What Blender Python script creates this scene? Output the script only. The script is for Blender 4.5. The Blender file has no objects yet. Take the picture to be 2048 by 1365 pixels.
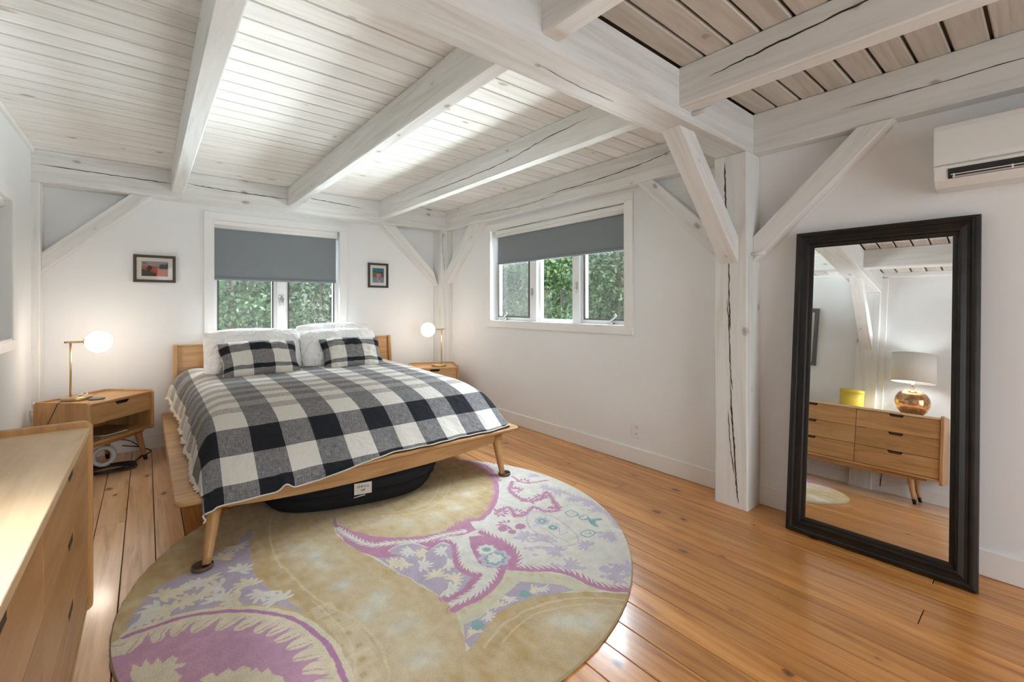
import bpy, bmesh, math, random
import numpy as np
from mathutils import Vector, Matrix, noise as mnoise

random.seed(7)
PI = math.pi
S = bpy.context.scene
COL = S.collection

# ------------------------------------------------------------------ camera, sky, lights, exposure
YAW, ROLL, FPX = 0.6875, -0.0015, 890.9
cam_d = bpy.data.cameras.new('camera')
cam = bpy.data.objects.new('camera', cam_d)
COL.objects.link(cam)
_f = Vector((math.sin(YAW), math.cos(YAW), 0))
_r = Vector((math.cos(YAW), -math.sin(YAW), 0))
_u = Vector((0, 0, 1))
_r2 = _r*math.cos(ROLL) + _u*math.sin(ROLL)
_u2 = _u*math.cos(ROLL) - _r*math.sin(ROLL)
cam.matrix_world = Matrix(((_r2.x, _u2.x, -_f.x, 0), (_r2.y, _u2.y, -_f.y, 0), (_r2.z, _u2.z, -_f.z, 1.28), (0, 0, 0, 1)))
cam_d.sensor_width = 36.0
cam_d.lens = FPX*36.0/2048
cam_d.shift_y = (611.27-682.5)/2048
cam_d.clip_start = 0.02
S.camera = cam

W = bpy.data.worlds.new('sky')
S.world = W
W.use_nodes = True
_nt = W.node_tree
_bg = _nt.nodes['Background']
_sky = _nt.nodes.new('ShaderNodeTexSky')
_sky.sky_type = 'NISHITA'
_sky.sun_disc = False
_sky.sun_elevation = math.radians(50)
_sky.sun_rotation = math.radians(200)
_sky.air_density = 1.0
_sky.dust_density = 4.0
_mx = _nt.nodes.new('ShaderNodeMixRGB')
_mx.inputs[0].default_value = 0.75
_mx.inputs[2].default_value = (3.2, 3.4, 3.5, 1)
_nt.links.new(_sky.outputs[0], _mx.inputs[1])
_nt.links.new(_mx.outputs[0], _bg.inputs[0])
_bg.inputs[1].default_value = 0.45

def area(name, loc, target, sx, sy, power, color=(1, 1, 1)):
    d = bpy.data.lights.new(name, 'AREA')
    d.shape = 'RECTANGLE'; d.size = sx; d.size_y = sy; d.energy = power; d.color = color
    o = bpy.data.objects.new(name, d)
    COL.objects.link(o)
    o.location = loc
    o.rotation_euler = (Vector(target)-Vector(loc)).to_track_quat('-Z', 'Y').to_euler()
    return o

# daylight above both room windows; the low and rear lamps are added fill
DAY = (0.78, 0.90, 1.0)
area('daylight_right_window', (5.0, 3.2, 3.6), (3.0, 3.2, 1.4), 2.6, 1.8, 560, DAY)
area('low_fill_right_window', (6.0, 3.4, .05), (3.0, 3.1, 1.45), 3.6, 1.2, 480, (.87, .98, 1.0))  # added low fill lamp standing in for ground bounce, lifts the ceiling
area('daylight_back_window', (1.1, 7.0, 3.6), (1.1, 5.1, 1.3), 2.2, 1.8, 520, DAY)
area('low_fill_back_window', (2.3, 8.0, .0), (1.05, 5.1, 1.25), 3.4, 1.2, 400, (.87, .98, 1.0))  # added low fill lamp, brightens the ceiling over the bed and left bay
area('rear_fill', (1.2, -3.2, 1.9), (1.2, 0.0, 1.0), 2.6, 2.0, 22, DAY)  # added fill lamp behind the camera
area('rear_low_fill', (1.2, -3.4, .1), (1.3, -.6, 2.4), 2.6, 1.2, 26, DAY)  # added low fill lamp, aimed up at the near ceiling
area('left_near_fill', (-2.2, -1.1, 2.3), (0.6, -.6, .5), 1.8, 1.6, 22, DAY)  # added fill lamp meant for the near part of the room

S.view_settings.view_transform = 'Standard'
S.view_settings.look = 'None'
S.view_settings.gamma = 1.0
S.view_settings.use_curve_mapping = False
S.view_settings.exposure = 1.15
S.cycles.use_denoising = True
S.cycles.max_bounces = 10
S.cycles.diffuse_bounces = 6
S.cycles.glossy_bounces = 5
S.cycles.transparent_max_bounces = 24
S.cycles.sample_clamp_indirect = 6.0
S.cycles.caustics_reflective = False
S.cycles.caustics_refractive = False

# ------------------------------------------------------------------ helpers: colour, nodes, materials
def lin(c):
    return c/12.92 if c <= 0.04045 else ((c+0.055)/1.055)**2.4
def rgb(r, g, b):
    return (lin(r/255), lin(g/255), lin(b/255), 1.0)

class NT:
    def __init__(s, name):
        s.m = bpy.data.materials.new(name)
        s.m.use_nodes = True
        s.t = s.m.node_tree
        s.b = s.t.nodes['Principled BSDF']
        s.o = s.t.nodes['Material Output']
    def n(s, typ, **kw):
        x = s.t.nodes.new('ShaderNode'+typ)
        for k, v in kw.items():
            setattr(x, k, v)
        return x
    def l(s, a, b):
        s.t.links.new(a, b)
    def v(s, sock, val):
        if hasattr(val, 'bl_idname') or isinstance(val, bpy.types.NodeSocket):
            s.l(val, sock)
        else:
            sock.default_value = val
    def math(s, op, a, b=None, c=None, clamp=False):
        x = s.n('Math', operation=op)
        x.use_clamp = clamp
        s.v(x.inputs[0], a)
        if b is not None: s.v(x.inputs[1], b)
        if c is not None: s.v(x.inputs[2], c)
        return x.outputs[0]
    def vmul(s, a, vec):
        x = s.n('VectorMath', operation='MULTIPLY'); s.v(x.inputs[0], a); s.v(x.inputs[1], vec); return x.outputs[0]
    def vadd(s, a, b):
        x = s.n('VectorMath', operation='ADD'); s.v(x.inputs[0], a); s.v(x.inputs[1], b); return x.outputs[0]
    def noise(s, vec, scale=1.0, detail=4.0, rough=.55, dist=0.0):
        x = s.n('TexNoise')
        s.v(x.inputs['Vector'], vec)
        x.inputs['Scale'].default_value = scale; x.inputs['Detail'].default_value = detail
        x.inputs['Roughness'].default_value = rough; x.inputs['Distortion'].default_value = dist
        return x.outputs['Fac']
    def ramp(s, fac, stops, interp='LINEAR'):
        x = s.n('ValToRGB')
        x.color_ramp.interpolation = interp
        e = x.color_ramp.elements
        e[0].position, e[0].color = stops[0]
        e[1].position, e[1].color = stops[-1]
        for p, c in stops[1:-1]:
            k = e.new(p); k.color = c
        s.v(x.inputs[0], fac)
        return x.outputs[0]
    def mix(s, fac, a, b, mode='MIX'):
        x = s.n('MixRGB', blend_type=mode)
        s.v(x.inputs[0], fac); s.v(x.inputs[1], a); s.v(x.inputs[2], b)
        return x.outputs[0]
    def obj(s):
        return s.n('TexCoord').outputs['Object']
    def rand(s):
        return s.n('ObjectInfo').outputs['Random']
    def bump(s, h, strength=.2, dist=.002):
        x = s.n('Bump'); x.inputs['Strength'].default_value = strength; x.inputs['Distance'].default_value = dist
        s.l(h, x.inputs['Height']); s.l(x.outputs[0], s.b.inputs['Normal'])
    def set(s, col=None, rough=None, metal=None, spec=None, coat=None):
        if col is not None: s.v(s.b.inputs['Base Color'], col)
        if rough is not None: s.v(s.b.inputs['Roughness'], rough)
        if metal is not None: s.b.inputs['Metallic'].default_value = metal
        if spec is not None: s.b.inputs['Specular IOR Level'].default_value = spec
        if coat is not None:
            s.b.inputs['Coat Weight'].default_value = coat; s.b.inputs['Coat Roughness'].default_value = .12
        return s.m

def V4(g): return (g, g, g, 1)

def plain(name, col, rough=.5, metal=0.0, spec=.5, speck=.03, scale=30, bump=0.0):
    g = NT(name)
    nz = g.noise(g.obj(), scale, 3)
    c = g.mix(g.math('MULTIPLY', nz, speck*2), col, tuple(x*.55 for x in col[:3])+(1,))
    if bump: g.bump(g.noise(g.obj(), scale*3, 4), bump, .001)
    return g.set(c, rough, metal, spec)

def wood(name, light, mid, dark, axis='x', stretch=14.0, scale=1.6, rough=.4, spec=.5, knot=None, knot_cut=.62, knot_scale=(1.7, 7.0),
         tone=.18, bump=.12, coat=None, fine=.5):
    g = NT(name)
    sep = g.n('SeparateXYZ'); g.l(g.obj(), sep.inputs[0])
    X, Y, Z = sep.outputs
    if axis == 'y': X, Y, Z = Y, X, Z
    if axis == 'z': X, Y, Z = Z, Y, X
    r = g.rand()
    off = g.math('MULTIPLY', r, 61.0)
    def vec(a, b):
        cb = g.n('CombineXYZ')
        g.l(g.math('MULTIPLY_ADD', X, a, off), cb.inputs[0])
        g.l(g.math('MULTIPLY_ADD', Y, b, off), cb.inputs[1])
        g.l(g.math('MULTIPLY', Z, b), cb.inputs[2])
        return cb.outputs[0]
    v1 = vec(scale, scale*stretch)
    n1 = g.noise(v1, 1.0, 5, .6, 1.2)
    n2 = g.noise(vec(scale*2.2, scale*stretch*6), 1.0, 3, .6, .4)
    col = g.ramp(n1, [(.28, dark), (.5, mid), (.72, light)])
    col = g.mix(g.math('MULTIPLY', g.math('SUBTRACT', n2, .35, clamp=True), fine), col, dark)
    tn = g.math('MULTIPLY_ADD', r, tone, 1.0-tone*.55)
    hsv = g.n('HueSaturation'); g.l(col, hsv.inputs['Color']); g.l(tn, hsv.inputs['Value'])
    col = hsv.outputs[0]
    if knot:
        vo = g.n('TexVoronoi'); vo.feature = 'F1'
        kv = vec(knot_scale[0], knot_scale[1])
        wob = g.n('TexNoise'); g.l(kv, wob.inputs['Vector']); wob.inputs['Scale'].default_value = 2.3  # dark block standing in for the shade in the cut-out
        kv2 = g.vadd(kv, g.vmul(wob.outputs['Color'], (.25, .25, .25)))
        g.l(kv2, vo.inputs['Vector']); vo.inputs['Scale'].default_value = 1.0
        sc = g.n('SeparateColor'); g.l(vo.outputs['Color'], sc.inputs[0])
        on = g.math('GREATER_THAN', sc.outputs[0], knot_cut)
        size = g.math('MULTIPLY_ADD', sc.outputs[1], .16, .06)
        km = g.math('MULTIPLY', g.math('SUBTRACT', 1.0, g.math('DIVIDE', vo.outputs['Distance'], size), clamp=True), on)
        km = g.math('POWER', km, .45)
        halo = g.math('MULTIPLY', g.math('SUBTRACT', 1.0, g.math('DIVIDE', vo.outputs['Distance'], g.math('MULTIPLY', size, 2.6)), clamp=True), on)
        col = g.mix(g.math('MULTIPLY', halo, .45), col, dark)
        col = g.mix(km, col, knot)
    if bump: g.bump(g.math('ADD', n1, n2), bump, .0015)
    return g.set(col, rough, 0, spec, coat)

M = {}
M['wall'] = plain('white_wall_paint', (.81, .82, .825, 1), .75, spec=.25, speck=.015, scale=6, bump=.03)
M['trim'] = plain('white_trim_paint', (.82, .815, .80, 1), .45, spec=.4, speck=.015, scale=8)
M['sash'] = plain('white_sash_vinyl', (.84, .85, .85, 1), .35, spec=.5, speck=.01)
M['board'] = wood('whitewashed_boards', (.89, .88, .86, 1), (.85, .835, .805, 1), (.74, .70, .655, 1), stretch=22, scale=1.1, rough=.6, spec=.25,
                  knot=(.42, .29, .19, 1), knot_cut=.62, knot_scale=(4.5, 9.0), tone=.10, bump=.08, fine=.18)
M['board2'] = wood('dimmed_tan_boards', (.68, .64, .585, 1), (.60, .56, .505, 1), (.48, .43, .37, 1), stretch=18, scale=1.1, rough=.65, spec=.2,
                  knot=(.26, .17, .10, 1), knot_cut=.62, knot_scale=(5, 9), tone=.10, bump=.1, fine=.25)  # tanner boards, also darkened to keep the near bay ceiling dim
M['beam'] = wood('whitewashed_timber', (.81, .81, .80, 1), (.765, .765, .75, 1), (.64, .625, .595, 1), stretch=16, scale=.9, rough=.65, spec=.2,
                 knot=(.38, .32, .26, 1), knot_cut=.72, knot_scale=(6.0, 11.0), tone=.06, bump=.18, fine=.22)
M['crack'] = plain('dark_check', (.055, .043, .035, 1), .9, spec=.1)
M['backing'] = plain('board_backing', (.22, .185, .155, 1), .9, spec=.1)
M['plank'] = wood('amber_pine_planks', (.77, .40, .138, 1), (.65, .295, .083, 1), (.36, .125, .031, 1), stretch=16, scale=1.1, rough=.29, spec=.5,
                  knot=(.055, .016, .006, 1), knot_cut=.50, knot_scale=(6.0, 10.0), tone=.32, bump=.05, coat=.35, fine=.55)
M['plank_lamplit'] = wood('lamplit_pine_planks', (.88, .575, .335, 1), (.80, .49, .26, 1), (.52, .26, .105, 1), stretch=16, scale=1.1, rough=.29, spec=.5,
                  knot=(.10, .035, .014, 1), knot_cut=.60, knot_scale=(6.0, 10.0), tone=.22, bump=.05, coat=.35, fine=.5)  # lighter plank copy; lamp light on the left floor put into the colour
M['sub'] = plain('subfloor_dark', (.03, .018, .01, 1), .9)
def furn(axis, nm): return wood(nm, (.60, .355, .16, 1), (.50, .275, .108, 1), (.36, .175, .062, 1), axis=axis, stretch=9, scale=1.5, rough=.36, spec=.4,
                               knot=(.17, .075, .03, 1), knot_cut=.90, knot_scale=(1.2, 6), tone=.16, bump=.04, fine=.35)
M['fx'] = furn('x', 'honey_maple_x'); M['fy'] = furn('y', 'honey_maple_y'); M['fz'] = furn('z', 'honey_maple_z')
M['ftop'] = wood('pale_maple_top', (.82, .61, .395, 1), (.75, .55, .34, 1), (.60, .42, .25, 1), axis='x', stretch=6, scale=1.6, rough=.42, spec=.45, tone=.05, bump=.03, fine=.3)  # paler, greyer maple than the other furniture parts
M['tip'] = plain('dark_bronze_tip', (.03, .022, .017, 1), .35, .6)
M['pull'] = plain('shaded_pull_wood', (.055, .028, .013, 1), .7)  # wood darkened for the shade inside the pull cut-outs
M['dark'] = plain('painted_recess_shade', (.05, .028, .014, 1), .8)  # shade inside the drawer cavities put into the colour
M['brass'] = plain('brushed_brass', (.62, .46, .24, 1), .28, 1.0)
M['steel'] = plain('satin_steel', (.55, .55, .54, 1), .3, 1.0)
M['black'] = plain('black_plastic', (.012, .012, .012, 1), .45)
M['white'] = plain('white_plastic', (.80, .80, .78, 1), .35, spec=.5, speck=.01)
M['grey'] = plain('grey_puck', (.16, .155, .15, 1), .45)
M['bronze'] = plain('dark_bronze_window', (.075, .065, .06, 1), .5)
M['cup'] = plain('brown_caster_cup', (.115, .075, .05, 1), .4)

def glass(name, tint=(1, 1, 1, 1), refl=.004):
    g = NT(name)
    tr = g.n('BsdfTransparent'); tr.inputs[0].default_value = tint
    gl = g.n('BsdfGlossy'); gl.inputs['Roughness'].default_value = 0.0
    lw = g.n('LayerWeight'); lw.inputs[0].default_value = .25
    mx = g.n('MixShader')
    g.l(g.math('MULTIPLY_ADD', lw.outputs['Fresnel'], .3, refl), mx.inputs[0])
    g.l(tr.outputs[0], mx.inputs[1]); g.l(gl.outputs[0], mx.inputs[2]); g.l(mx.outputs[0], g.o.inputs[0])
    return g.m
M['glass'] = glass('window_glass')
def screen_mat():
    g = NT('insect_screen')
    tr = g.n('BsdfTransparent'); df = g.n('BsdfDiffuse'); df.inputs[0].default_value = (.30, .31, .31, 1)
    mx = g.n('MixShader'); mx.inputs[0].default_value = .26
    g.l(tr.outputs[0], mx.inputs[1]); g.l(df.outputs[0], mx.inputs[2]); g.l(mx.outputs[0], g.o.inputs[0])
    return g.m
M['screen'] = screen_mat()
def fabric(name, col, col2, scale=700, rough=.9, trans=0.0):
    g = NT(name)
    v = g.obj()
    a = g.noise(g.vmul(v, (1, .06, .06)), scale, 2); b = g.noise(g.vmul(v, (.06, .06, 1)), scale, 2)
    c = g.mix(g.math('MULTIPLY', g.math('ADD', a, b), .5), col, col2)
    g.bump(g.math('ADD', a, b), .15, .0006)
    g.set(c, rough, 0, .15)
    return g.m
M['blind'] = fabric('grey_blind_fabric', (.20, .22, .24, 1), (.265, .285, .305, 1))
M['blindpale'] = fabric('pale_blind_fabric', (.50, .52, .52, 1), (.60, .62, .62, 1))
M['sheet'] = fabric('white_cotton', (.86, .85, .83, 1), (.91, .90, .89, 1), 400)
def creased(name, col, col2, sc, dist):
    m = fabric(name, col, col2, 400)
    t = m.node_tree; b = t.nodes['Principled BSDF']
    old = b.inputs['Normal'].links[0].from_socket
    tc = t.nodes.new('ShaderNodeTexCoord'); n = t.nodes.new('ShaderNodeTexNoise'); n.inputs['Scale'].default_value = sc; n.inputs['Detail'].default_value = 2.5; n.inputs['Distortion'].default_value = 2.2
    bp = t.nodes.new('ShaderNodeBump'); bp.inputs['Strength'].default_value = .8; bp.inputs['Distance'].default_value = dist
    t.links.new(tc.outputs['Object'], n.inputs['Vector']); t.links.new(n.outputs['Fac'], bp.inputs['Height']); t.links.new(old, bp.inputs['Normal']); t.links.new(bp.outputs[0], b.inputs['Normal'])
    return m
M['pillowcase'] = creased('creased_pillowcase', (.84, .83, .81, 1), (.90, .89, .88, 1), 9.0, .035)
M['bag'] = fabric('black_canvas', (.009, .009, .010, 1), (.022, .022, .023, 1), 500)
M['linen'] = fabric('linen_shade', (.70, .68, .64, 1), (.85, .83, .79, 1), 350)
M['tag'] = plain('cream_tag', (.62, .58, .52, 1), .7)

def emit(name, col, strength):
    g = NT(name)
    g.b.inputs['Base Color'].default_value = (.9, .9, .9, 1)
    g.b.inputs['Emission Color'].default_value = col
    g.b.inputs['Emission Strength'].default_value = strength
    g.b.inputs['Roughness'].default_value = .3
    return g.m
M['globe'] = emit('lit_opal_globe', (1.0, .86, .72, 1), 10.0)
M['globe_r'] = emit('lit_opal_globe_far', (1.0, .85, .70, 1), 9.0)
M['bulb'] = emit('lit_bulb', (.90, .96, 1.0, 1), 340.0)
def mirror_mat():
    g = NT('mirror_silver')
    return g.set((.93, .94, .94, 1), 0.0, 1.0, .5)
M['mirror'] = mirror_mat()
def ebony():
    g = NT('ebonised_frame')
    sep = g.obj()
    n = g.noise(g.vmul(sep, (9, 9, 9)), 1, 4)
    return g.set(g.ramp(n, [(.35, (.010, .008, .007, 1)), (.7, (.022, .016, .012, 1))]), .36, 0, .30)
M['ebony'] = ebony()
def copper():
    g = NT('mottled_copper_glass')
    n = g.noise(g.obj(), 26, 6, .7)
    return g.set(g.ramp(n, [(.35, (.40, .20, .08, 1)), (.55, (.62, .36, .19, 1)), (.7, (.75, .55, .42, 1))]), .16, .85, .5)
M['copper'] = copper()
M['yellow'] = plain('yellow_fabric_box', (.66, .50, .06, 1), .7)
M['walnut'] = plain('walnut_frame', (.060, .026, .015, 1), .4, scale=60, speck=.3)
M['blackwood'] = plain('black_wood_frame', (.028, .022, .021, 1), .4)
M['greyframe'] = plain('weathered_green_frame', (.12, .14, .125, 1), .6, scale=80, speck=.35)
M['mat'] = plain('cream_mat_board', (.74, .71, .64, 1), .8)
def vcol(name, rough=.9, noise_s=None, amp=.25, bumpd=0):
    g = NT(name)
    at = g.n('VertexColor'); at.layer_name = 'Col'
    c = at.outputs[0]
    if noise_s:
        n = g.noise(g.obj(), noise_s, 3, .7); n2 = g.noise(g.obj(), noise_s*.12, 4, .6)
        k = g.math('MULTIPLY_ADD', g.math('ADD', n, n2), amp, 1.0-amp)
        hv = g.n('HueSaturation'); g.l(c, hv.inputs['Color']); g.l(k, hv.inputs['Value']); c = hv.outputs[0]
        if bumpd: g.bump(n, .8, bumpd)
    return g.set(c, rough, 0, .15)
M['print'] = vcol('printed_picture', .5)
M['rug'] = vcol('wool_rug_pile', .95, 170, .46, .004)
M['rugedge'] = plain('rug_binding', (.42, .34, .20, 1), .95, scale=200, speck=.3)

# ------------------------------------------------------------------ helpers: geometry
def bm_box(bm, lo, hi, bev=0.0, seg=1):
    lo, hi = Vector(lo), Vector(hi)
    r = bmesh.ops.create_cube(bm, size=1.0)
    vs = r['verts']
    for v in vs:
        v.co = Vector(((lo[i]+hi[i])/2 + v.co[i]*(hi[i]-lo[i]) for i in range(3)))
    if bev > 0:
        es = list({e for v in vs for e in v.link_edges})
        bmesh.ops.bevel(bm, geom=es, offset=bev, segments=seg, affect='EDGES', profile=.5)
    return bm
def box(lo, hi, bev=0.0, seg=1):
    return bm_box(bmesh.new(), lo, hi, bev, seg)
def bm_prism(bm, poly, axis, a, b, bev=0.0):
    """poly: list of 2-D points; extruded along axis from a to b (axis x: (y,z), y: (x,z), z: (x,y))"""
    def P(p, t):
        return {'x': (t, p[0], p[1]), 'y': (p[0], t, p[1]), 'z': (p[0], p[1], t)}[axis]
    va = [bm.verts.new(P(p, a)) for p in poly]
    vb = [bm.verts.new(P(p, b)) for p in poly]
    n = len(poly)
    fs = [bm.faces.new(va), bm.faces.new(vb[::-1])]
    for i in range(n):
        fs.append(bm.faces.new((va[i], vb[i], vb[(i+1) % n], va[(i+1) % n])))
    bmesh.ops.recalc_face_normals(bm, faces=fs)
    if bev:
        es = list({e for f in fs for e in f.edges})
        bmesh.ops.bevel(bm, geom=es, offset=bev, segments=1, affect='EDGES', profile=.5)
    return bm
def prism(poly, axis, a, b, bev=0.0):
    return bm_prism(bmesh.new(), poly, axis, a, b, bev)
def bm_lathe(bm, prof, seg=32, c=(0, 0, 0), cap=True):
    rings = []
    for r, z in prof:
        rings.append([bm.verts.new((c[0]+r*math.cos(2*PI*k/seg), c[1]+r*math.sin(2*PI*k/seg), c[2]+z)) for k in range(seg)])
    for a, b in zip(rings, rings[1:]):
        for k in range(seg):
            f = bm.faces.new((a[k], a[(k+1) % seg], b[(k+1) % seg], b[k])); f.smooth = True
    if cap:
        for rg in (rings[0][::-1], rings[-1]):
            try: bm.faces.new(rg)
            except ValueError: pass
    bmesh.ops.recalc_face_normals(bm, faces=bm.faces[:])
    return bm
def lathe(prof, seg=32, c=(0, 0, 0), cap=True):
    return bm_lathe(bmesh.new(), prof, seg, c, cap)
def bm_tube(bm, pts, r, seg=8, cap=True):
    pts = [Vector(p) for p in pts]
    R = r if isinstance(r, (list, tuple)) else [r]*len(pts)
    rings = []
    up = None
    for i, p in enumerate(pts):
        t = (pts[min(i+1, len(pts)-1)]-pts[max(i-1, 0)]).normalized()
        if up is None:
            up = Vector((0, 0, 1)) if abs(t.z) < .9 else Vector((1, 0, 0))
        a = t.cross(up)
        if a.length < 1e-6: a = t.cross(Vector((0, 1, 0)))
        a.normalize(); b = a.cross(t).normalized(); up = b
        rings.append([bm.verts.new(p+(a*math.cos(2*PI*k/seg)+b*math.sin(2*PI*k/seg))*R[i]) for k in range(seg)])
    for a, b in zip(rings, rings[1:]):
        for k in range(seg):
            f = bm.faces.new((a[k], a[(k+1) % seg], b[(k+1) % seg], b[k])); f.smooth = True
    if cap:
        bm.faces.new(rings[0][::-1]); bm.faces.new(rings[-1])
    bmesh.ops.recalc_face_normals(bm, faces=bm.faces[:])
    return bm
def tube(pts, r, seg=8): return bm_tube(bmesh.new(), pts, r, seg)
def smooth_path(pts, n=8):
    P = [Vector(p) for p in pts]
    P = [P[0]*2-P[1]]+P+[P[-1]*2-P[-2]]
    out = []
    for i in range(1, len(P)-2):
        for k in range(n):
            t = k/n
            p0, p1, p2, p3 = P[i-1], P[i], P[i+1], P[i+2]
            out.append(.5*((2*p1)+(p2-p0)*t+(2*p0-5*p1+4*p2-p3)*t*t+(3*p1-p0-3*p2+p3)*t**3))
    out.append(P[-2])
    return out

def obj(name, bm, mat=None, parent=None, loc=None, rot=None, mw=None, smooth=False):
    me = bpy.data.meshes.new(name)
    if isinstance(bm, bpy.types.Mesh): me = bm
    else:
        bm.to_mesh(me); bm.free()
    if mat is not None and not me.materials: me.materials.append(mat)
    if smooth:
        for p in me.polygons: p.use_smooth = True
    o = bpy.data.objects.new(name, me)
    COL.objects.link(o)
    if parent is not None: o.parent = parent
    if mw is not None: o.matrix_basis = mw
    if loc is not None: o.location = loc
    if rot is not None: o.rotation_euler = rot
    return o
def tag(o, label=None, cat=None, group=None, kind=None):
    if label: o['label'] = label
    if cat: o['category'] = cat
    if group: o['group'] = group
    if kind: o['kind'] = kind
    return o
def thing(name, label, cat, loc=(0, 0, 0), rotz=0.0, group=None, kind=None, mw=None):
    o = bpy.data.objects.new(name, None)
    o.empty_display_size = .1
    COL.objects.link(o)
    if mw is not None: o.matrix_basis = mw
    else:
        o.location = loc; o.rotation_euler = (0, 0, rotz)
    return tag(o, label, cat, group, kind)
def dup(root, loc, rotz, label=None, group=None):
    r = root.copy(); COL.objects.link(r); r.location = loc; r.rotation_euler = (0, 0, rotz)
    if label: r['label'] = label
    if group: r['group'] = group
    for ch in list(root.children):
        c = ch.copy(); COL.objects.link(c); c.parent = r
        for gch in ch.children:
            d = gch.copy(); COL.objects.link(d); d.parent = c
    return r

def timber(name, p0, p1, w, h, face, mat=None, ends=None, parent=None, bev=.006):
    """a straight timber from p0 to p1 (axis line), w across the direction 'face', h across the other; local X runs along the grain"""
    p0, p1 = Vector(p0), Vector(p1)
    x = (p1-p0).normalized(); y = Vector(face); y = (y-x*y.dot(x)).normalized(); z = x.cross(y)
    L = (p1-p0).length
    mw = Matrix(((x.x, y.x, z.x, p0.x), (x.y, y.y, z.y, p0.y), (x.z, y.z, z.z, p0.z), (0, 0, 0, 1)))
    bm = bmesh.new()
    if ends:   # ends: ((start skew), (end skew)) = how far the +z side of each end moves along x
        (s0, s1) = ends
        poly = [(0-s0/2, -h/2), (L-s1/2, -h/2), (L+s1/2, h/2), (0+s0/2, h/2)]
        va = [bm.verts.new((a, -w/2, b)) for a, b in poly]; vb = [bm.verts.new((a, w/2, b)) for a, b in poly]
        fs = [bm.faces.new(va), bm.faces.new(vb[::-1])]
        for i in range(4): fs.append(bm.faces.new((va[i], vb[i], vb[(i+1) % 4], va[(i+1) % 4])))
        bmesh.ops.recalc_face_normals(bm, faces=fs)
        bmesh.ops.bevel(bm, geom=bm.edges[:], offset=bev, segments=1, affect='EDGES', profile=.5)
    else:
        bm_box(bm, (0, -w/2, -h/2), (L, w/2, h/2), bev)
    return obj(name, bm, mat or M['beam'], parent, mw=mw)

def crack(parent, pts, normal, width=.004, jit=.004, seed=1):
    """a dark drying check lying along a timber face; pts in world space"""
    rnd = random.Random(seed)
    inv = parent.matrix_basis.inverted()
    n = Vector(normal).normalized()
    P = smooth_path(pts, 10)
    bm = bmesh.new(); prev = None
    m = len(P)-1
    for i, p in enumerate(P):
        t = (P[min(i+1, m)]-P[max(i-1, 0)]).normalized()
        s = n.cross(t).normalized()
        q = p+s*rnd.uniform(-jit, jit)
        wd = width*min(1, 6*min(i, m-i)/m+.12)*rnd.uniform(.6, 1.2)
        row = [bm.verts.new(inv @ (q+s*wd*.5+n*.0004)), bm.verts.new(inv @ (q+n*.0012)), bm.verts.new(inv @ (q-s*wd*.5+n*.0004))]
        if prev:
            bm.faces.new((prev[0], row[0], row[1], prev[1])); bm.faces.new((prev[1], row[1], row[2], prev[2]))
        prev = row
    return obj('check_crack', bm, M['crack'], parent)

XL, XR, YB, YR = -.679, 3.063, 5.145, -2.2
ZC, ZB = 2.488, 2.239

# ------------------------------------------------------------------ room shell
def frame_at(axis):
    """local x along the wall, local y outwards, z up"""
    return {'back': Matrix.Translation((0, YB, 0)),
            'right': Matrix.Translation((XR, 0, 0)) @ Matrix.Rotation(-PI/2, 4, 'Z'),
            'left': Matrix.Translation((XL, 0, 0)) @ Matrix.Rotation(PI/2, 4, 'Z'),
            'rear': Matrix.Translation((0, YR, 0)) @ Matrix.Rotation(PI, 4, 'Z')}[axis]
TW = .16
def wall(name, axis, x0, x1, holes):
    """holes: (x0, x1, z0, z1) in wall coordinates"""
    bm = bmesh.new()
    xs = x0
    for hx0, hx1, hz0, hz1 in sorted(holes):
        bm_box(bm, (xs, 0, -.05), (hx0, TW, 2.62))
        bm_box(bm, (hx0, 0, -.05), (hx1, TW, hz0))
        bm_box(bm, (hx0, 0, hz1), (hx1, TW, 2.62))
        xs = hx1
    bm_box(bm, (xs, 0, -.05), (x1, TW, 2.62))
    return tag(obj(name, bm, M['wall'], mw=frame_at(axis)), kind='structure')
HB = (.495, 1.705, .80, 2.124)                 # window behind the bed
HR = (-4.118, -2.245, 1.10, 2.142)             # wide window in the right wall (x = -Y)
HL = (2.75, 4.25, 1.06, 1.968)                 # window at the left edge (x = Y)
HL5 = (-1.95, -.25, .85, 2.10)                 # added window of the left wall, behind the camera, for fill
HE = (-2.35, -.15, .08, 2.15)                  # added glazed opening behind the camera, for fill (x = -X)
tag(wall('wall_back', 'back', XL-.3, XR+.3, [HB]), 'white plaster wall behind the bed, with a window in it')
tag(wall('wall_right', 'right', -YB-.3, -YR+.3, [HR]), 'long white wall with the wide window and the leaning mirror')
tag(wall('wall_left', 'left', YR-.3, YB+.3, [HL]), 'white wall at the left, behind the long dresser')
tag(wall('wall_rear', 'rear', -XR-.3, -XL+.3, [HE]), 'white wall behind the camera with an added glazed opening')

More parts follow.
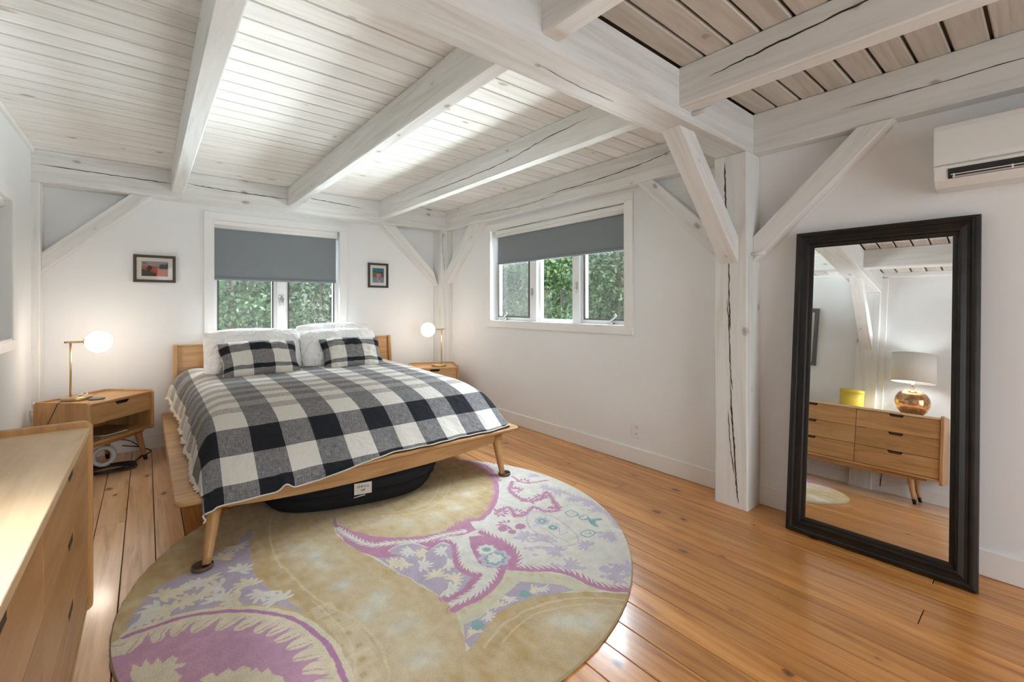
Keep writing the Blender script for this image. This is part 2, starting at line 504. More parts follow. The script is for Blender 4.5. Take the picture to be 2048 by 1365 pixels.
# floor: dark subfloor and individual pine planks running towards the back wall
fl = tag(obj('floor', box((XL-.2, YR-.2, -.06), (XR+.2, YB+.2, -.021)), M['sub']), 'varnished knotty pine plank floor', kind='structure')
rnd = random.Random(11)
STEP = .131
k0 = int(math.floor((XL+.095)/STEP))
k = k0
fixed = {19: [.350], 22: [.357]}
while -.095+k*STEP < XR:
    xa, xb = max(-.095+k*STEP, XL-.01), min(-.095+(k+1)*STEP, XR+.01)
    if k in fixed: cuts = [fixed[k][0], fixed[k][0]+rnd.uniform(2.6, 3.3)]
    else:
        c = YR+rnd.uniform(.6, 2.6); cuts = [c]
        while cuts[-1]+2.2 < YB-.8: cuts.append(cuts[-1]+rnd.uniform(2.3, 3.2))
    ys = [YR-.01]+[c for c in cuts if c < YB-.2]+[YB+.01]
    for ya, yb in zip(ys, ys[1:]):
        L = yb-ya-.0036
        bm = box((-L/2, -(xb-xa)/2+.0018, -.010), (L/2, (xb-xa)/2-.0018, .010), .0016)
        obj('plank', bm, M['plank_lamplit'] if xb < .20 else M['plank'], fl, loc=((xa+xb)/2, (ya+yb)/2, -.0105+rnd.uniform(-.0006, 0)), rot=(0, 0, PI/2))
    k += 1

# ceiling: backing slab and individual whitewashed boards running wall to wall
ce = tag(obj('ceiling', box((XL-.2, YR-.2, ZC+.030), (XR+.2, YB+.2, ZC+.09)), M['backing']), 'whitewashed board ceiling between exposed beams', kind='structure')
def board_mesh(nm, wdt, gap, bev, mt):
    L = XR-XL+.06
    bm = box((-L/2, -wdt/2+gap/2, 0), (L/2, wdt/2-gap/2, .022), bev)
    me = bpy.data.meshes.new(nm); bm.to_mesh(me); bm.free(); me.materials.append(mt)
    return me
mb1 = board_mesh('ceiling_board', .134, .0085, .003, M['board'])
mb2 = board_mesh('wide_gap_board', .1285, .013, .005, M['board2'])
y = 1.882-.134*3.5
while y < YB+.02:
    obj('board', mb1, None, ce, loc=((XL+XR)/2, y, ZC+rnd.uniform(-.0008, .0008)))
    y += .134
y = 1.207-.1285*.5
while y > YR-.05:
    obj('board', mb2, None, ce, loc=((XL+XR)/2, y, ZC+rnd.uniform(-.001, .001)))
    y -= .1285

# exposed timbers
def beam_box(name, lo, hi, axis, label, cat='beam', bev=.007):
    lo, hi = Vector(lo), Vector(hi); c = (lo+hi)/2
    if axis == 'x': o = timber(name, (lo.x, c.y, c.z), (hi.x, c.y, c.z), hi.y-lo.y, hi.z-lo.z, (0, 1, 0), bev=bev)
    elif axis == 'y': o = timber(name, (c.x, lo.y, c.z), (c.x, hi.y, c.z), hi.x-lo.x, hi.z-lo.z, (1, 0, 0), bev=bev)
    else: o = timber(name, (c.x, c.y, lo.z), (c.x, c.y, hi.z), hi.x-lo.x, hi.y-lo.y, (1, 0, 0), bev=bev)
    return tag(o, label, cat, kind='structure')
ZT = ZC+.001
girder = beam_box('ceiling_beam', (XL-.02, 1.207, ZB), (XR+.04, 1.415, ZT), 'x', 'heavy whitewashed girder crossing the room on the thick wall post', bev=.01)
tie = beam_box('ceiling_beam', (XL-.02, 4.949, ZB), (XR+.04, YB+.05, ZT), 'x', 'whitewashed tie beam along the wall behind the bed')
plate = beam_box('ceiling_beam', (2.969, 1.405, ZB), (XR+.05, 4.955, ZT), 'y', 'whitewashed wall beam above the wide three-part window')
plate2 = beam_box('ceiling_beam', (2.969, YR-.02, ZB), (XR+.05, 1.213, ZT), 'y', 'whitewashed wall beam above the leaning mirror and wall unit')
ZJ = 2.288
j1 = beam_box('ceiling_joist', (.172, 1.41, ZJ), (.262, 4.955, ZT), 'y', 'whitewashed joist over the bed, nearest the left wall', 'joist')
j2 = beam_box('ceiling_joist', (1.118, 1.41, ZJ), (1.203, 4.955, ZT), 'y', 'whitewashed joist over the middle of the bed', 'joist')
j3 = beam_box('ceiling_joist', (2.080, 1.41, ZJ), (2.166, 4.955, ZT), 'y', 'whitewashed joist over the bed with a long check, nearest the wide window', 'joist')
ja = beam_box('ceiling_joist', (1.135, YR-.02, ZJ), (1.228, 1.213, ZT), 'y', 'short piece of whitewashed joist cut by the top of the photo, beside the girder', 'joist')
jb = beam_box('ceiling_joist', (2.092, YR-.02, ZJ), (2.190, 1.213, ZT), 'y', 'rough-edged whitewashed joist nearest the wall unit, on the near side of the girder', 'joist')
jc = beam_box('ceiling_joist', (.172, YR-.02, ZJ), (.268, 1.213, ZT), 'y', 'whitewashed joist seen only in the mirror, above the copper lamp', 'joist')
post = beam_box('timber_pillar', (2.876, 1.207, -.012), (XR+.05, 1.415, ZB+.002), 'z', 'thick whitewashed wall post beside the mirror, split by long checks', 'post', bev=.008)
cpost = beam_box('timber_pillar', (2.895, 4.945, -.012), (XR+.05, YB+.05, ZB+.002), 'z', 'whitewashed corner post behind the far bedside table', 'post')
lpost = beam_box('timber_pillar', (XL-.05, 4.955, -.012), (-.632, YB+.05, ZB+.002), 'z', 'slim whitewashed corner post behind the near bedside table', 'post')
mpost = beam_box('timber_pillar', (XL-.05, 1.207, -.012), (-.630, 1.415, ZB+.002), 'z', 'whitewashed wall post behind the long dresser, seen in the mirror', 'post')
# diagonal braces
def brace(p0, p1, w, h, face, label, ends):
    return tag(timber('timber_brace', p0, p1, w, h, face, ends=ends), label, 'brace', kind='structure')
HBR = .108
brace((-.66, 5.085, 1.62), (.02, 5.085, 2.245), .115, HBR, (0, 1, 0), 'whitewashed diagonal brace at the left corner above the opal lamp', (-.117, .100)) if False else None
def brace2(a0, a1, b0, b1, depth0, depth1, plane, label):
    """brace drawn as a four-cornered board: a0-a1 is the foot edge (upper, lower), b0-b1 the head edge; (s, z) in the wall plane"""
    bm = bmesh.new()
    poly = [a1, a0, b0, b1]
    def P(p, d): return (p[0], d, p[1]) if plane == 'y' else (d, p[0], p[1])
    # local grain axis = along the brace
    c0 = Vector(P(((a0[0]+a1[0])/2, (a0[1]+a1[1])/2), (depth0+depth1)/2)); c1 = Vector(P(((b0[0]+b1[0])/2, (b0[1]+b1[1])/2), (depth0+depth1)/2))
    x = (c1-c0).normalized(); y = Vector((0, 1, 0)) if plane == 'y' else Vector((1, 0, 0)); z = x.cross(y)
    mw = Matrix(((x.x, y.x, z.x, c0.x), (x.y, y.y, z.y, c0.y), (x.z, y.z, z.z, c0.z), (0, 0, 0, 1)))
    inv = mw.inverted()
    va = [bm.verts.new(inv @ Vector(P(p, depth0))) for p in poly]; vb = [bm.verts.new(inv @ Vector(P(p, depth1))) for p in poly]
    fs = [bm.faces.new(va), bm.faces.new(vb[::-1])]
    for i in range(4): fs.append(bm.faces.new((va[i], vb[i], vb[(i+1) % 4], va[(i+1) % 4])))
    bmesh.ops.recalc_face_normals(bm, faces=fs)
    bmesh.ops.bevel(bm, geom=bm.edges[:], offset=.004, segments=1, affect='EDGES', profile=.5)
    return tag(obj('timber_brace', bm, M['beam'], mw=mw), label, 'brace', kind='structure')
ZH = ZB+.001
brace2((-.634, 1.70), (-.634, 1.545), (-.105, ZH), (.045, ZH), 5.02, YB+.02, 'y', 'whitewashed diagonal brace at the left corner above the round lamp')
brace2((2.835, 1.712), (2.90, 1.53), (2.32, ZH), (2.145, ZH), 5.02, YB+.02, 'y', 'whitewashed diagonal brace right of the small framed picture')
brace2((4.97, 1.72), (4.955, 1.555), (4.45, ZH), (4.19, ZH), 2.978, XR+.02, 'x', 'whitewashed diagonal brace between corner post and wide window')
brace2((1.415, 1.735), (1.415, 1.56), (1.945, ZH), (2.09, ZH), 2.978, XR+.02, 'x', 'whitewashed diagonal brace right of the wide window')
b5 = brace2((2.88, 1.712), (2.88, 1.54), (2.345, ZH), (2.19, ZH), 1.262, 1.375, 'y', 'whitewashed diagonal brace from the thick post up to the girder')
b6 = brace2((1.207, 1.71), (1.207, 1.55), (.672, ZH), (.518, ZH), 2.955, XR+.02, 'x', 'whitewashed diagonal brace above the leaning mirror')
b7 = brace2((-.632, 1.722), (-.632, 1.55), (-.095, ZH), (.06, ZH), 1.262, 1.375, 'y', 'whitewashed diagonal brace over the long dresser, seen in the mirror')
# wooden pegs
tag(obj('timber_peg', tube([(2.22, 1.10, 2.285), (2.22, 1.22, 2.285)], .013, 14), M['beam']), 'whitewashed round peg sticking out of the girder', 'peg')
tag(obj('timber_peg', tube([(2.935, 1.125, 1.60), (2.935, 1.215, 1.60)], .0105, 14), M['beam']), 'whitewashed round peg sticking out of the thick wall post', 'peg')
# drying checks
crack(post, [(2.875, 1.345, 2.20), (2.875, 1.34, 1.98), (2.875, 1.33, 1.80)], (-1, 0, 0), .010, .002, 1)
crack(post, [(2.875, 1.32, 1.62), (2.875, 1.318, 1.40), (2.875, 1.315, 1.22), (2.875, 1.31, 1.12)], (-1, 0, 0), .007, .003, 2)
crack(post, [(2.875, 1.33, 1.32), (2.875, 1.318, 1.1), (2.875, 1.31, .86), (2.875, 1.298, .74)], (-1, 0, 0), .006, .003, 3)
crack(post, [(2.875, 1.312, .80), (2.875, 1.300, .55), (2.875, 1.286, .36), (2.875, 1.275, .16), (2.875, 1.262, .03)], (-1, 0, 0), .009, .002, 4)
crack(post, [(2.875, 1.325, .60), (2.875, 1.312, .40), (2.875, 1.287, .2)], (-1, 0, 0), .005, .002, 5)
crack(tie, [(XL+.03, 4.948, 2.372), (-.3, 4.948, 2.365), (.05, 4.948, 2.362), (.17, 4.948, 2.361)], (0, -1, 0), .006, .002, 6)
crack(tie, [(.265, 4.948, 2.385), (.5, 4.948, 2.37), (.8, 4.948, 2.365), (1.11, 4.948, 2.365)], (0, -1, 0), .007, .003, 7)
crack(tie, [(1.21, 4.948, 2.41), (1.5, 4.948, 2.40), (1.9, 4.948, 2.375)], (0, -1, 0), .006, .003, 8)
crack(plate, [(2.968, 1.75, 2.41), (2.968, 2.1, 2.37), (2.968, 2.6, 2.345), (2.968, 3.1, 2.34)], (-1, 0, 0), .006, .003, 9)
crack(plate, [(2.968, 2.9, 2.32), (2.968, 3.4, 2.30), (2.968, 3.9, 2.315), (2.968, 4.4, 2.34)], (-1, 0, 0), .004, .003, 10)
crack(plate2, [(2.968, .75, 2.36), (2.968, .4, 2.355), (2.968, .1, 2.36), (2.968, -.3, 2.35)], (-1, 0, 0), .004, .001, 11)
crack(j3, [(2.079, 1.8, 2.42), (2.079, 2.2, 2.40), (2.079, 2.6, 2.36), (2.079, 3.2, 2.35), (2.079, 4.2, 2.36)], (-1, 0, 0), .005, .003, 12)
crack(jb, [(2.091, 1.05, 2.38), (2.091, .8, 2.40), (2.091, .5, 2.42), (2.091, .3, 2.44)], (-1, 0, 0), .008, .003, 13)
crack(cpost, [(2.91, 4.944, 2.22), (2.92, 4.944, 2.0), (2.94, 4.944, 1.8), (2.945, 4.944, 1.72)], (0, -1, 0), .005, .002, 14)
crack(girder, [(1.2, 1.30, ZB-.001), (1.45, 1.32, ZB-.001), (1.7, 1.315, ZB-.001)], (0, 0, -1), .003, .002, 15)

# baseboards and trims
def trim(name, lo, hi, label=None, bev=.003):
    return tag(obj(name, box(lo, hi, bev), M['trim']), label, kind='structure')
trim('baseboard_right', (XR-.0145, 1.41, 0), (XR+.01, 4.95, .124), 'white baseboard below the wide window')
trim('baseboard_mirror', (XR-.0145, YR, 0), (XR+.01, 1.21, .124), 'white baseboard behind the leaning mirror')
trim('baseboard_back', (-.636, YB-.0145, 0), (2.90, YB+.01, .124), 'white baseboard behind the bed')
trim('baseboard_left', (XL-.01, YR, 0), (XL+.0145, 1.21, .124), 'white baseboard at the near end of the dresser')
trim('baseboard_leftfar', (XL-.01, 1.41, 0), (XL+.0145, 4.96, .124), 'white baseboard behind the dresser and near bedside table')
trim('baseboard_rear', (XL, YR-.01, 0), (.14, YR+.0145, .124))
trim('trim_1', (XL-.01, 1.41, ZC-.03), (XL+.02, 4.955, ZC+.001), 'narrow white trim along the left wall under the ceiling')
trim('trim_2', (XL-.01, YR, ZC-.05), (XL+.016, 1.21, ZC+.001), 'white trim under the ceiling, seen in the mirror')
trim('trim_3', (XL-.01, 1.15, .12), (XL+.016, 1.209, ZC-.06), 'upright white trim beside the dresser post, seen in the mirror')

# ------------------------------------------------------------------ windows
def window(name, axis, hole, lites, depth, label, stool=True, screens=(), casing=.075, jambd=.15, head_gap=0.0):
    x0, x1, z0, z1 = hole
    w = thing(name, label, None, mw=frame_at(axis), kind='structure')
    c = casing
    T = M['trim']
    # casing: four flat boards proud of the wall
    obj('casing', box((x0-c, -.018, z0), (x0, .004, z1), .002), T, w)
    obj('casing', box((x1, -.018, z0), (x1+c, .004, z1), .002), T, w)
    obj('casing', box((x0-c, -.018, z1), (x1+c, .004, z1+c*.85), .002), T, w)
    obj('casing', box((x0-c, -.018, z0-c*.85), (x1+c, .004, z0), .002), T, w)
    t = .012
    obj('jamb', box((x0, -.014, z0), (x0+t, jambd, z1)), T, w); obj('jamb', box((x1-t, -.014, z0), (x1, jambd, z1)), T, w)
    obj('jamb', box((x0+t, -.014, z1-t), (x1-t, jambd, z1)), T, w); obj('sill', box((x0+t, -.016, z0), (x1-t, jambd, z0+t)), T, w)
    d = depth
    for i, (a, b, kind) in enumerate(lites):
        fw = .045 if kind == 'sash' else .03
        bm = bmesh.new()
        za, zb = z0+t, z1-t
        bm_box(bm, (a, d, za), (a+fw, d+.045, zb), .003); bm_box(bm, (b-fw, d, za), (b, d+.045, zb), .003)
        bm_box(bm, (a+fw, d, za), (b-fw, d+.045, za+fw), .003); bm_box(bm, (a+fw, d, zb-fw), (b-fw, d+.045, zb), .003)
        s = obj('sash', bm, M['sash'], w)
        obj('pane', box((a+fw-.005, d+.02, za+fw-.005), (b-fw+.005, d+.024, zb-fw+.005)), M['glass'], s)
        if i in screens:
            bm = bmesh.new(); q = .013
            bm_box(bm, (a+fw-.012, d-.012, za+fw-.01), (a+fw+q-.012, d-.001, zb-fw+.01)); bm_box(bm, (b-fw-q+.012, d-.012, za+fw-.01), (b-fw+.012, d-.001, zb-fw+.01))
            bm_box(bm, (a+fw+q-.012, d-.012, za+fw-.01), (b-fw-q+.012, d-.001, za+fw+q-.01)); bm_box(bm, (a+fw+q-.012, d-.012, zb-fw-q+.01), (b-fw-q+.012, d-.001, zb-fw+.01))
            f = obj('screen_frame', bm, M['bronze'], s)
            bm = bmesh.new(); vs = [bm.verts.new(p) for p in ((a+fw, d-.006, za+fw), (b-fw, d-.006, za+fw), (b-fw, d-.006, zb-fw), (a+fw, d-.006, zb-fw))]; bm.faces.new(vs)
            obj('screen_mesh', bm, M['screen'], s)
    for (p0, p1), (q0, q1) in [((lites[i][0], lites[i][1]), (lites[i+1][0], lites[i+1][1])) for i in range(len(lites)-1)]:
        obj('mullion', box((p1, d-.035, z0+t), (q0, d+.07, z1-t), .004), M['sash'], w)
    return w
def latch(w, x, y, z):
    h = obj('latch', box((x-.010, y-.016, z-.045), (x+.010, y, z+.03), .004), M['steel'], w)
    obj('lever', tube([(x, y-.012, z), (x+.002, y-.028, z-.02), (x+.003, y-.024, z-.075)], .006, 8), M['steel'], h)
def crank(w, x, y, z):
    h = obj('crank', box((x-.03, y-.05, z), (x+.03, y-.005, z+.018), .006), M['steel'], w)
    obj('crank_handle', tube(smooth_path([(x, y-.035, z+.012), (x+.025, y-.06, z+.035), (x+.055, y-.068, z+.05), (x+.085, y-.07, z+.075)], 4), .007, 8), M['steel'], h)
    obj('knob', lathe([(.001, -.012), (.009, -.008), (.010, .004), (.001, .012)], 10, (x+.085, y-.07, z+.083)), M['steel'], h)
w1 = window('window_1', 'back', HB, [(.507, 1.068, 'sash'), (1.142, 1.693, 'sash')], .085, 'white two-casement window behind the bed with a half drawn dark shade', screens=(0, 1), casing=.07)
latch(w1, 1.088, .05, 1.36); latch(w1, 1.122, .05, 1.36)
w2 = window('window_2', 'right', HR, [(-4.106, -3.50, 'sash'), (-3.395, -2.895, 'fixed'), (-2.805, -2.257, 'sash')], .085, 'wide white three-light window in the right wall, trees outside', screens=(0, 2), casing=.075)
latch(w2, -3.46, .05, 1.43); latch(w2, -2.835, .05, 1.47)
crank(w2, -3.93, .085, HR[2]+.012); crank(w2, -2.45, .085, HR[2]+.012)
w3 = window('window_3', 'left', HL, [(2.762, 4.238, 'fixed')], .085, 'window at the left edge of the photo with pale shade drawn down')
w4 = window('added_window_4', 'rear', HE, [(-2.338, -1.30, 'fixed'), (-1.20, -.162, 'fixed')], .06, 'added glazed opening behind the camera for fill light')  # added opening, there for the rear fill lamps

w5 = window('added_window_5', 'left', HL5, [(-1.938, -1.13, 'sash'), (-1.07, -.262, 'sash')], .085, 'added left wall window behind the camera for fill light')  # added window, made to go with the left fill lamp

def blind(axis, x0, x1, ztop, zbot, y, label, mat='blind', roll=.022):
    b = thing('roller_blind', label, 'blind', mw=frame_at(axis))
    obj('headrail', box((x0-.006, y-.03, ztop-.004), (x1+.006, y+.03, ztop+.055), .006), M['white'], b)
    obj('roller_tube', tube([(x0-.004, y-.012, ztop), (x1+.004, y-.012, ztop)], roll, 18), M['white'], b)
    bm = bmesh.new(); nx, nz = 40, 12; rows = []
    for j in range(nz+1):
        rows.append([bm.verts.new((x0+(x1-x0)*i/nx, y-.012+roll*.9+.0025*math.sin(i*.55+j*.5)*j/nz, ztop+(zbot-ztop)*j/nz)) for i in range(nx+1)])
    for j in range(nz):
        for i in range(nx):
            f = bm.faces.new((rows[j][i], rows[j+1][i], rows[j+1][i+1], rows[j][i+1])); f.smooth = True
    obj('shade_fabric', bm, M[mat], b)
    obj('hem_bar', box((x0, y-.004, zbot-.012), (x1, y+.016, zbot+.012), .005), M[mat], b)
    return b
blind('back', .512, 1.668, 2.058, 1.545, .035, 'dark grey roller shade on the window behind the bed')
blind('right', -4.035, -2.272, 2.068, 1.755, .035, 'dark grey roller shade on the wide right-hand wall window')
blind('left', 2.765, 4.235, 1.93, 1.085, .045, 'pale grey shade drawn down in the window cut by the left edge', 'blindpale')

# ------------------------------------------------------------------ outside: ground and trees
def ground_mat():
    g = NT('forest_floor')
    n = g.noise(g.obj(), 1.3, 6, .7)
    return g.set(g.ramp(n, [(.35, (.055, .05, .03, 1)), (.55, (.09, .12, .045, 1)), (.7, (.16, .2, .07, 1))]), .95)
tag(obj('ground', box((-25, -6, -.9), (30, 32, -.5)), ground_mat()), 'leafy ground outside the windows', kind='structure')
def leaf_mat(name, a, b, c):
    g = NT(name)
    n = g.noise(g.obj(), .9, 4, .7); n2 = g.noise(g.obj(), 14, 2)
    col = g.ramp(g.math('ADD', g.math('MULTIPLY', n, .6), g.math('MULTIPLY', n2, .4)), [(.3, a), (.5, b), (.68, c)])
    g.set(col, .42, 0, .4)
    return g.m
LM = [leaf_mat('deep_green_leaves', (.03, .06, .03, 1), (.068, .12, .055, 1), (.15, .21, .11, 1)),
      leaf_mat('bright_green_leaves', (.04, .085, .03, 1), (.10, .185, .065, 1), (.23, .32, .13, 1)),
      leaf_mat('silvery_green_leaves', (.045, .08, .045, 1), (.10, .15, .09, 1), (.22, .27, .19, 1))]
M['bark'] = plain('grey_bark', (.12, .095, .075, 1), .9, scale=12, speck=.3)
def foliage_mesh(nm, n, rad, zlo, zhi, leaf, seed):
    r = np.random.RandomState(seed)
    nc = 46
    cz = r.uniform(zlo, zhi, nc); ang = r.uniform(0, 2*PI, nc); rr = rad*np.sqrt(r.uniform(.05, 1, nc))*(1-.45*((cz-zlo)/(zhi-zlo))**2)
    cc = np.c_[rr*np.cos(ang), rr*np.sin(ang), cz]
    which = r.randint(0, nc, n)
    p = cc[which]+r.normal(0, .30, (n, 3))*np.array([1, 1, .7])
    d = r.normal(0, 1, (n, 3)); d[:, 2] -= .4; d /= np.linalg.norm(d, axis=1)[:, None]
    e = np.cross(d, r.normal(0, 1, (n, 3))); e /= np.linalg.norm(e, axis=1)[:, None]
    s = (leaf*r.uniform(.6, 1.3, n))[:, None]
    v = np.stack([p, p+d*s*.5+e*s*.26, p+d*s, p+d*s*.5-e*s*.26], 1).reshape(-1, 3)
    me = bpy.data.meshes.new(nm)
    me.from_pydata(v.tolist(), [], np.arange(4*n).reshape(-1, 4).tolist())
    return me
FM = []
for i, (n, rad, zl, zh, lf) in enumerate(((9000, 1.5, -.3, 4.2, .13), (8000, 1.3, .1, 4.6, .15), (8500, 1.7, -.4, 3.4, .14))):
    me = foliage_mesh('foliage', n, rad, zl, zh, lf, 40+i); me.materials.append(LM[i]); FM.append(me)
def tree(loc, k, sc, rz, label, group):
    t = thing('leafy_tree', label, 'tree', loc, rz, group)
    h = 4.4
    bm = tube(smooth_path([(0, 0, -.6), (.04, .02, .8), (-.03, .05, 2.2), (.05, 0, h)], 4), [.12-.095*q/12 for q in range(13)], 9)
    for q in range(5):
        a = q*2.4+k; z = 1.0+.6*q
        bm_tube(bm, smooth_path([(0, 0, z), (.4*math.cos(a), .4*math.sin(a), z+.35), (.95*math.cos(a), .95*math.sin(a), z+.6)], 3), [.045, .04, .035, .03, .022, .016, .01], 6)
    obj('trunk', bm, M['bark'], t)
    f = obj('foliage', FM[k], None, t); f['kind'] = 'stuff'
    t.scale = (sc, sc, sc)
    return t
gb = 'leafy trees outside the window behind the bed'
gr = 'leafy trees outside the wide right-hand window'
for x, y, k, s, a, lb in ((1.35, 10.4, 0, .80, .3, 'leafy tree filling the left pane of the window behind the bed'),
                          (3.15, 10.9, 2, .80, 2.2, 'silvery leafy tree in the right pane of the window behind the bed'),
                          (2.3, 14.6, 1, 1.3, .9, 'tall tree far back between the panes of the bed window')):
    tree((x, y, -.5), k, s, a, lb, gb)
for x, y, k, s, a, lr in ((8.6, 6.5, 0, .85, 2.0, 'leafy tree in the near, right-hand pane of the wide window'),
                          (8.9, 8.75, 1, .85, 3.3, 'bright green tree in the middle pane of the wide window'),
                          (8.5, 11.0, 2, .85, 5.0, 'leafy tree in the far, left-hand pane of the wide window'),
                          (12.6, 10.4, 1, 1.35, 1.5, 'tall tree far back in the middle pane of the wide window')):
    tree((x, y, -.5), k, s, a, lr, gr)
def wood_edge(name, p0, p1, n, seed, mat, label):
    r = np.random.RandomState(seed)
    t = r.uniform(0, 1, n); p0, p1 = np.array(p0), np.array(p1)
    clump = fclump = np.sin(t*37+seed)*.7+np.sin(t*91)*.4
    p = p0+(p1-p0)*t[:, None]; nrm_ = np.array([-(p1-p0)[1], (p1-p0)[0]])/np.linalg.norm(p1-p0)
    h = 7.0*r.uniform(0, 1, n)**.9*(1+.12*clump)-.5
    p = p+nrm_*(r.normal(0, .7, n)+clump*.5)[:, None]
    c = np.c_[p, h]
    d = r.normal(0, 1, (n, 3)); d[:, 2] -= .4; d /= np.linalg.norm(d, axis=1)[:, None]
    e = np.cross(d, r.normal(0, 1, (n, 3))); e /= np.linalg.norm(e, axis=1)[:, None]
    q = (.34*r.uniform(.6, 1.3, n))[:, None]
    v = np.stack([c, c+d*q*.5+e*q*.28, c+d*q, c+d*q*.5-e*q*.28], 1).reshape(-1, 3)
    me = bpy.data.meshes.new(name); me.from_pydata(v.tolist(), [], np.arange(4*n).reshape(-1, 4).tolist()); me.materials.append(mat)
    return tag(obj(name, me), label, 'woods', kind='stuff')
wood_edge('woods_foliage', (-6, 18.5), (11, 18.5), 26000, 3, LM[0], 'distant woodland beyond the window behind the bed')
wood_edge('woods_foliage', (16.5, 2), (16.5, 24), 30000, 5, LM[1], 'distant woodland beyond the wide three-light window')

# ------------------------------------------------------------------ bed
bed = thing('platform_bed', 'honey maple platform bed with tapered legs and slatted headboard', 'bed', (1.19, 3.9, 0))
BX, BY = 1.19, 3.9
def bl(x, y, z=0): return (x-BX, y-BY, z)
# platform slab with underside chamfer
bm = bmesh.new()
x0, x1, y0, y1 = .103-BX, 2.285-BX, 2.675-BY, 5.07-BY
def ring(inset, z, r=.05, n=5):
    out = []
    for cx, cy, a0 in ((x1-r, y1-r, 0), (x0+r, y1-r, 90), (x0+r, y0+r, 180), (x1-r, y0+r, 270)):
        for q in range(n+1):
            a = math.radians(a0+90*q/n)
            px, py = cx+r*math.cos(a), cy+r*math.sin(a)
            mx_, my_ = (x0+x1)/2, (y0+y1)/2
            px = mx_+(px-mx_)*(1-inset/((x1-x0)/2)); py = my_+(py-my_)*(1-inset/((y1-y0)/2))
            out.append(bm.verts.new((px, py, z)))
    return out
R_ = [ring(.006, .325), ring(0, .319), ring(0, .306), ring(.055, .278)]
for a, b in zip(R_, R_[1:]):
    for q in range(len(a)):
        bm.faces.new((a[q], b[q], b[(q+1) % len(a)], a[(q+1) % len(a)]))
bm.faces.new(R_[0]); bm.faces.new(R_[-1][::-1])
bmesh.ops.recalc_face_normals(bm, faces=bm.faces[:])
obj('platform', bm, M['fx'], bed)
def bowed(a, b, ztop, zend, zmid, n=14):
    pts = [(a, ztop), (b, ztop)]
    for q in range(n+1):
        t = 1-q/n
        pts.append((a+(b-a)*t, zmid+(zend-zmid)*abs(2*t-1)**2.6))
    return pts
obj('front_rail', prism(bowed(.30-BX, 2.13-BX, .285, .243, .196), 'y', 2.715-BY, 2.742-BY, .002), M['fx'], bed)
obj('side_rail', prism([(2.742-BY, .285), (4.95-BY, .285), (4.95-BY, .215), (2.742-BY, .225)], 'x', .33-BX, .355-BX, .002), M['fy'], bed)
obj('side_rail', prism([(2.742-BY, .285), (4.95-BY, .285), (4.95-BY, .215), (2.742-BY, .225)], 'x', 2.07-BX, 2.095-BX, .002), M['fy'], bed)
def leg_bm(top, foot, rt, rf, tip=None):
    t, f = Vector(top), Vector(foot)
    return tube([t+(f-t)*q/6 for q in range(7)], [rt+(rf-rt)*(q/6) for q in range(7)], 18)
for top, foot in (((.272, 2.735, .262), (.224, 2.612, .0225)), ((2.085, 2.735, .262), (2.046, 2.608, .0225)), ((.34, 4.86, .275), (.30, 4.95, .002)), ((2.06, 4.86, .275), (2.10, 4.95, .002))):
    obj('leg', leg_bm(bl(*top), bl(*foot), .034, .0195), M['fz'], bed)
# headboard, leaning back a little
hb_tilt = Matrix.Translation(bl(BX+.025, 4.985, .325)) @ Matrix.Rotation(math.radians(-5), 4, 'X')
hb = obj('headboard', box((-.995, -.012, -.02), (.995, .012, .19), .003), M['fx'], bed, mw=hb_tilt)
for za, zb in ((.192, .39), (.392, .585)):
    obj('headboard_board', box((-.995, -.012, za), (.995, .012, zb), .002), M['fx'], hb)
obj('headboard_cap', box((-.995, -.018, .585), (.995, .016, .603), .003), M['fx'], hb)
for sx in (-1, 1):
    bm = bmesh.new()
    bm_prism(bm, [(-.045, -.03), (.018, -.03), (.018, .606), (-.035, .606)], 'x', min(sx*.995, sx*1.030), max(sx*.995, sx*1.030), .006)
    obj('headboard_end', bm, M['fz'], hb)

# mattress under the cover
tag(obj('mattress', box((.32, 3.22, .327), (2.08, 4.925, .575), .07, 4), M['sheet']), 'thick mattress under the plaid cover', 'mattress')

# plaid coverlet -------------------------------------------------------
XS0, XS1, YS = .50, 1.98, 3.45
CT = .668
def cprof(pts):
    pts = np.array(pts, float)
    P = np.vstack([2*pts[0]-pts[1], pts, 2*pts[-1]-pts[-2]])
    out = []
    for i in range(1, len(P)-2):
        t = np.linspace(0, 1, 40, endpoint=False)[:, None]
        p0, p1, p2, p3 = P[i-1], P[i], P[i+1], P[i+2]
        out.append(.5*((2*p1)+(-p0+p2)*t+(2*p0-5*p1+4*p2-p3)*t**2+(-p0+3*p1-3*p2+p3)*t**3))
    c = np.vstack(out+[pts[-1:]])
    return np.r_[0, np.cumsum(np.hypot(*np.diff(c, axis=0).T))], c
PFo = cprof([(0, CT-.012), (.22, CT-.045), (.42, .575), (.56, .49), (.68, .40), (.765, .338), (.80, .29), (.805, .21), (.81, .10)])
PLe = cprof([(0, CT-.004), (.13, CT-.015), (.215, .605), (.26, .52), (.285, .43), (.305, .345), (.335, .337), (.40, .334), (.44, .332), (.46, .25)])
PRi = cprof([(0, CT-.004), (.12, CT-.02), (.19, .58), (.225, .48), (.25, .38), (.285, .336), (.36, .334), (.5, .332)])
def pe(P, e): return np.interp(e, P[0], P[1][:, 0]), np.interp(e, P[0], P[1][:, 1])
def vnoise(x, y, seed=0):
    out = np.zeros_like(x)
    r = np.random.RandomState(seed)
    for k in range(10):
        a = r.uniform(0, 2*PI); fq = r.uniform(5, 16); ph = r.uniform(0, 6.28)
        out += np.sin(fq*(x*math.cos(a)+y*math.sin(a))+ph+1.5*np.sin(3*(x*math.sin(a)-y*math.cos(a))+ph*2))
    return out/10
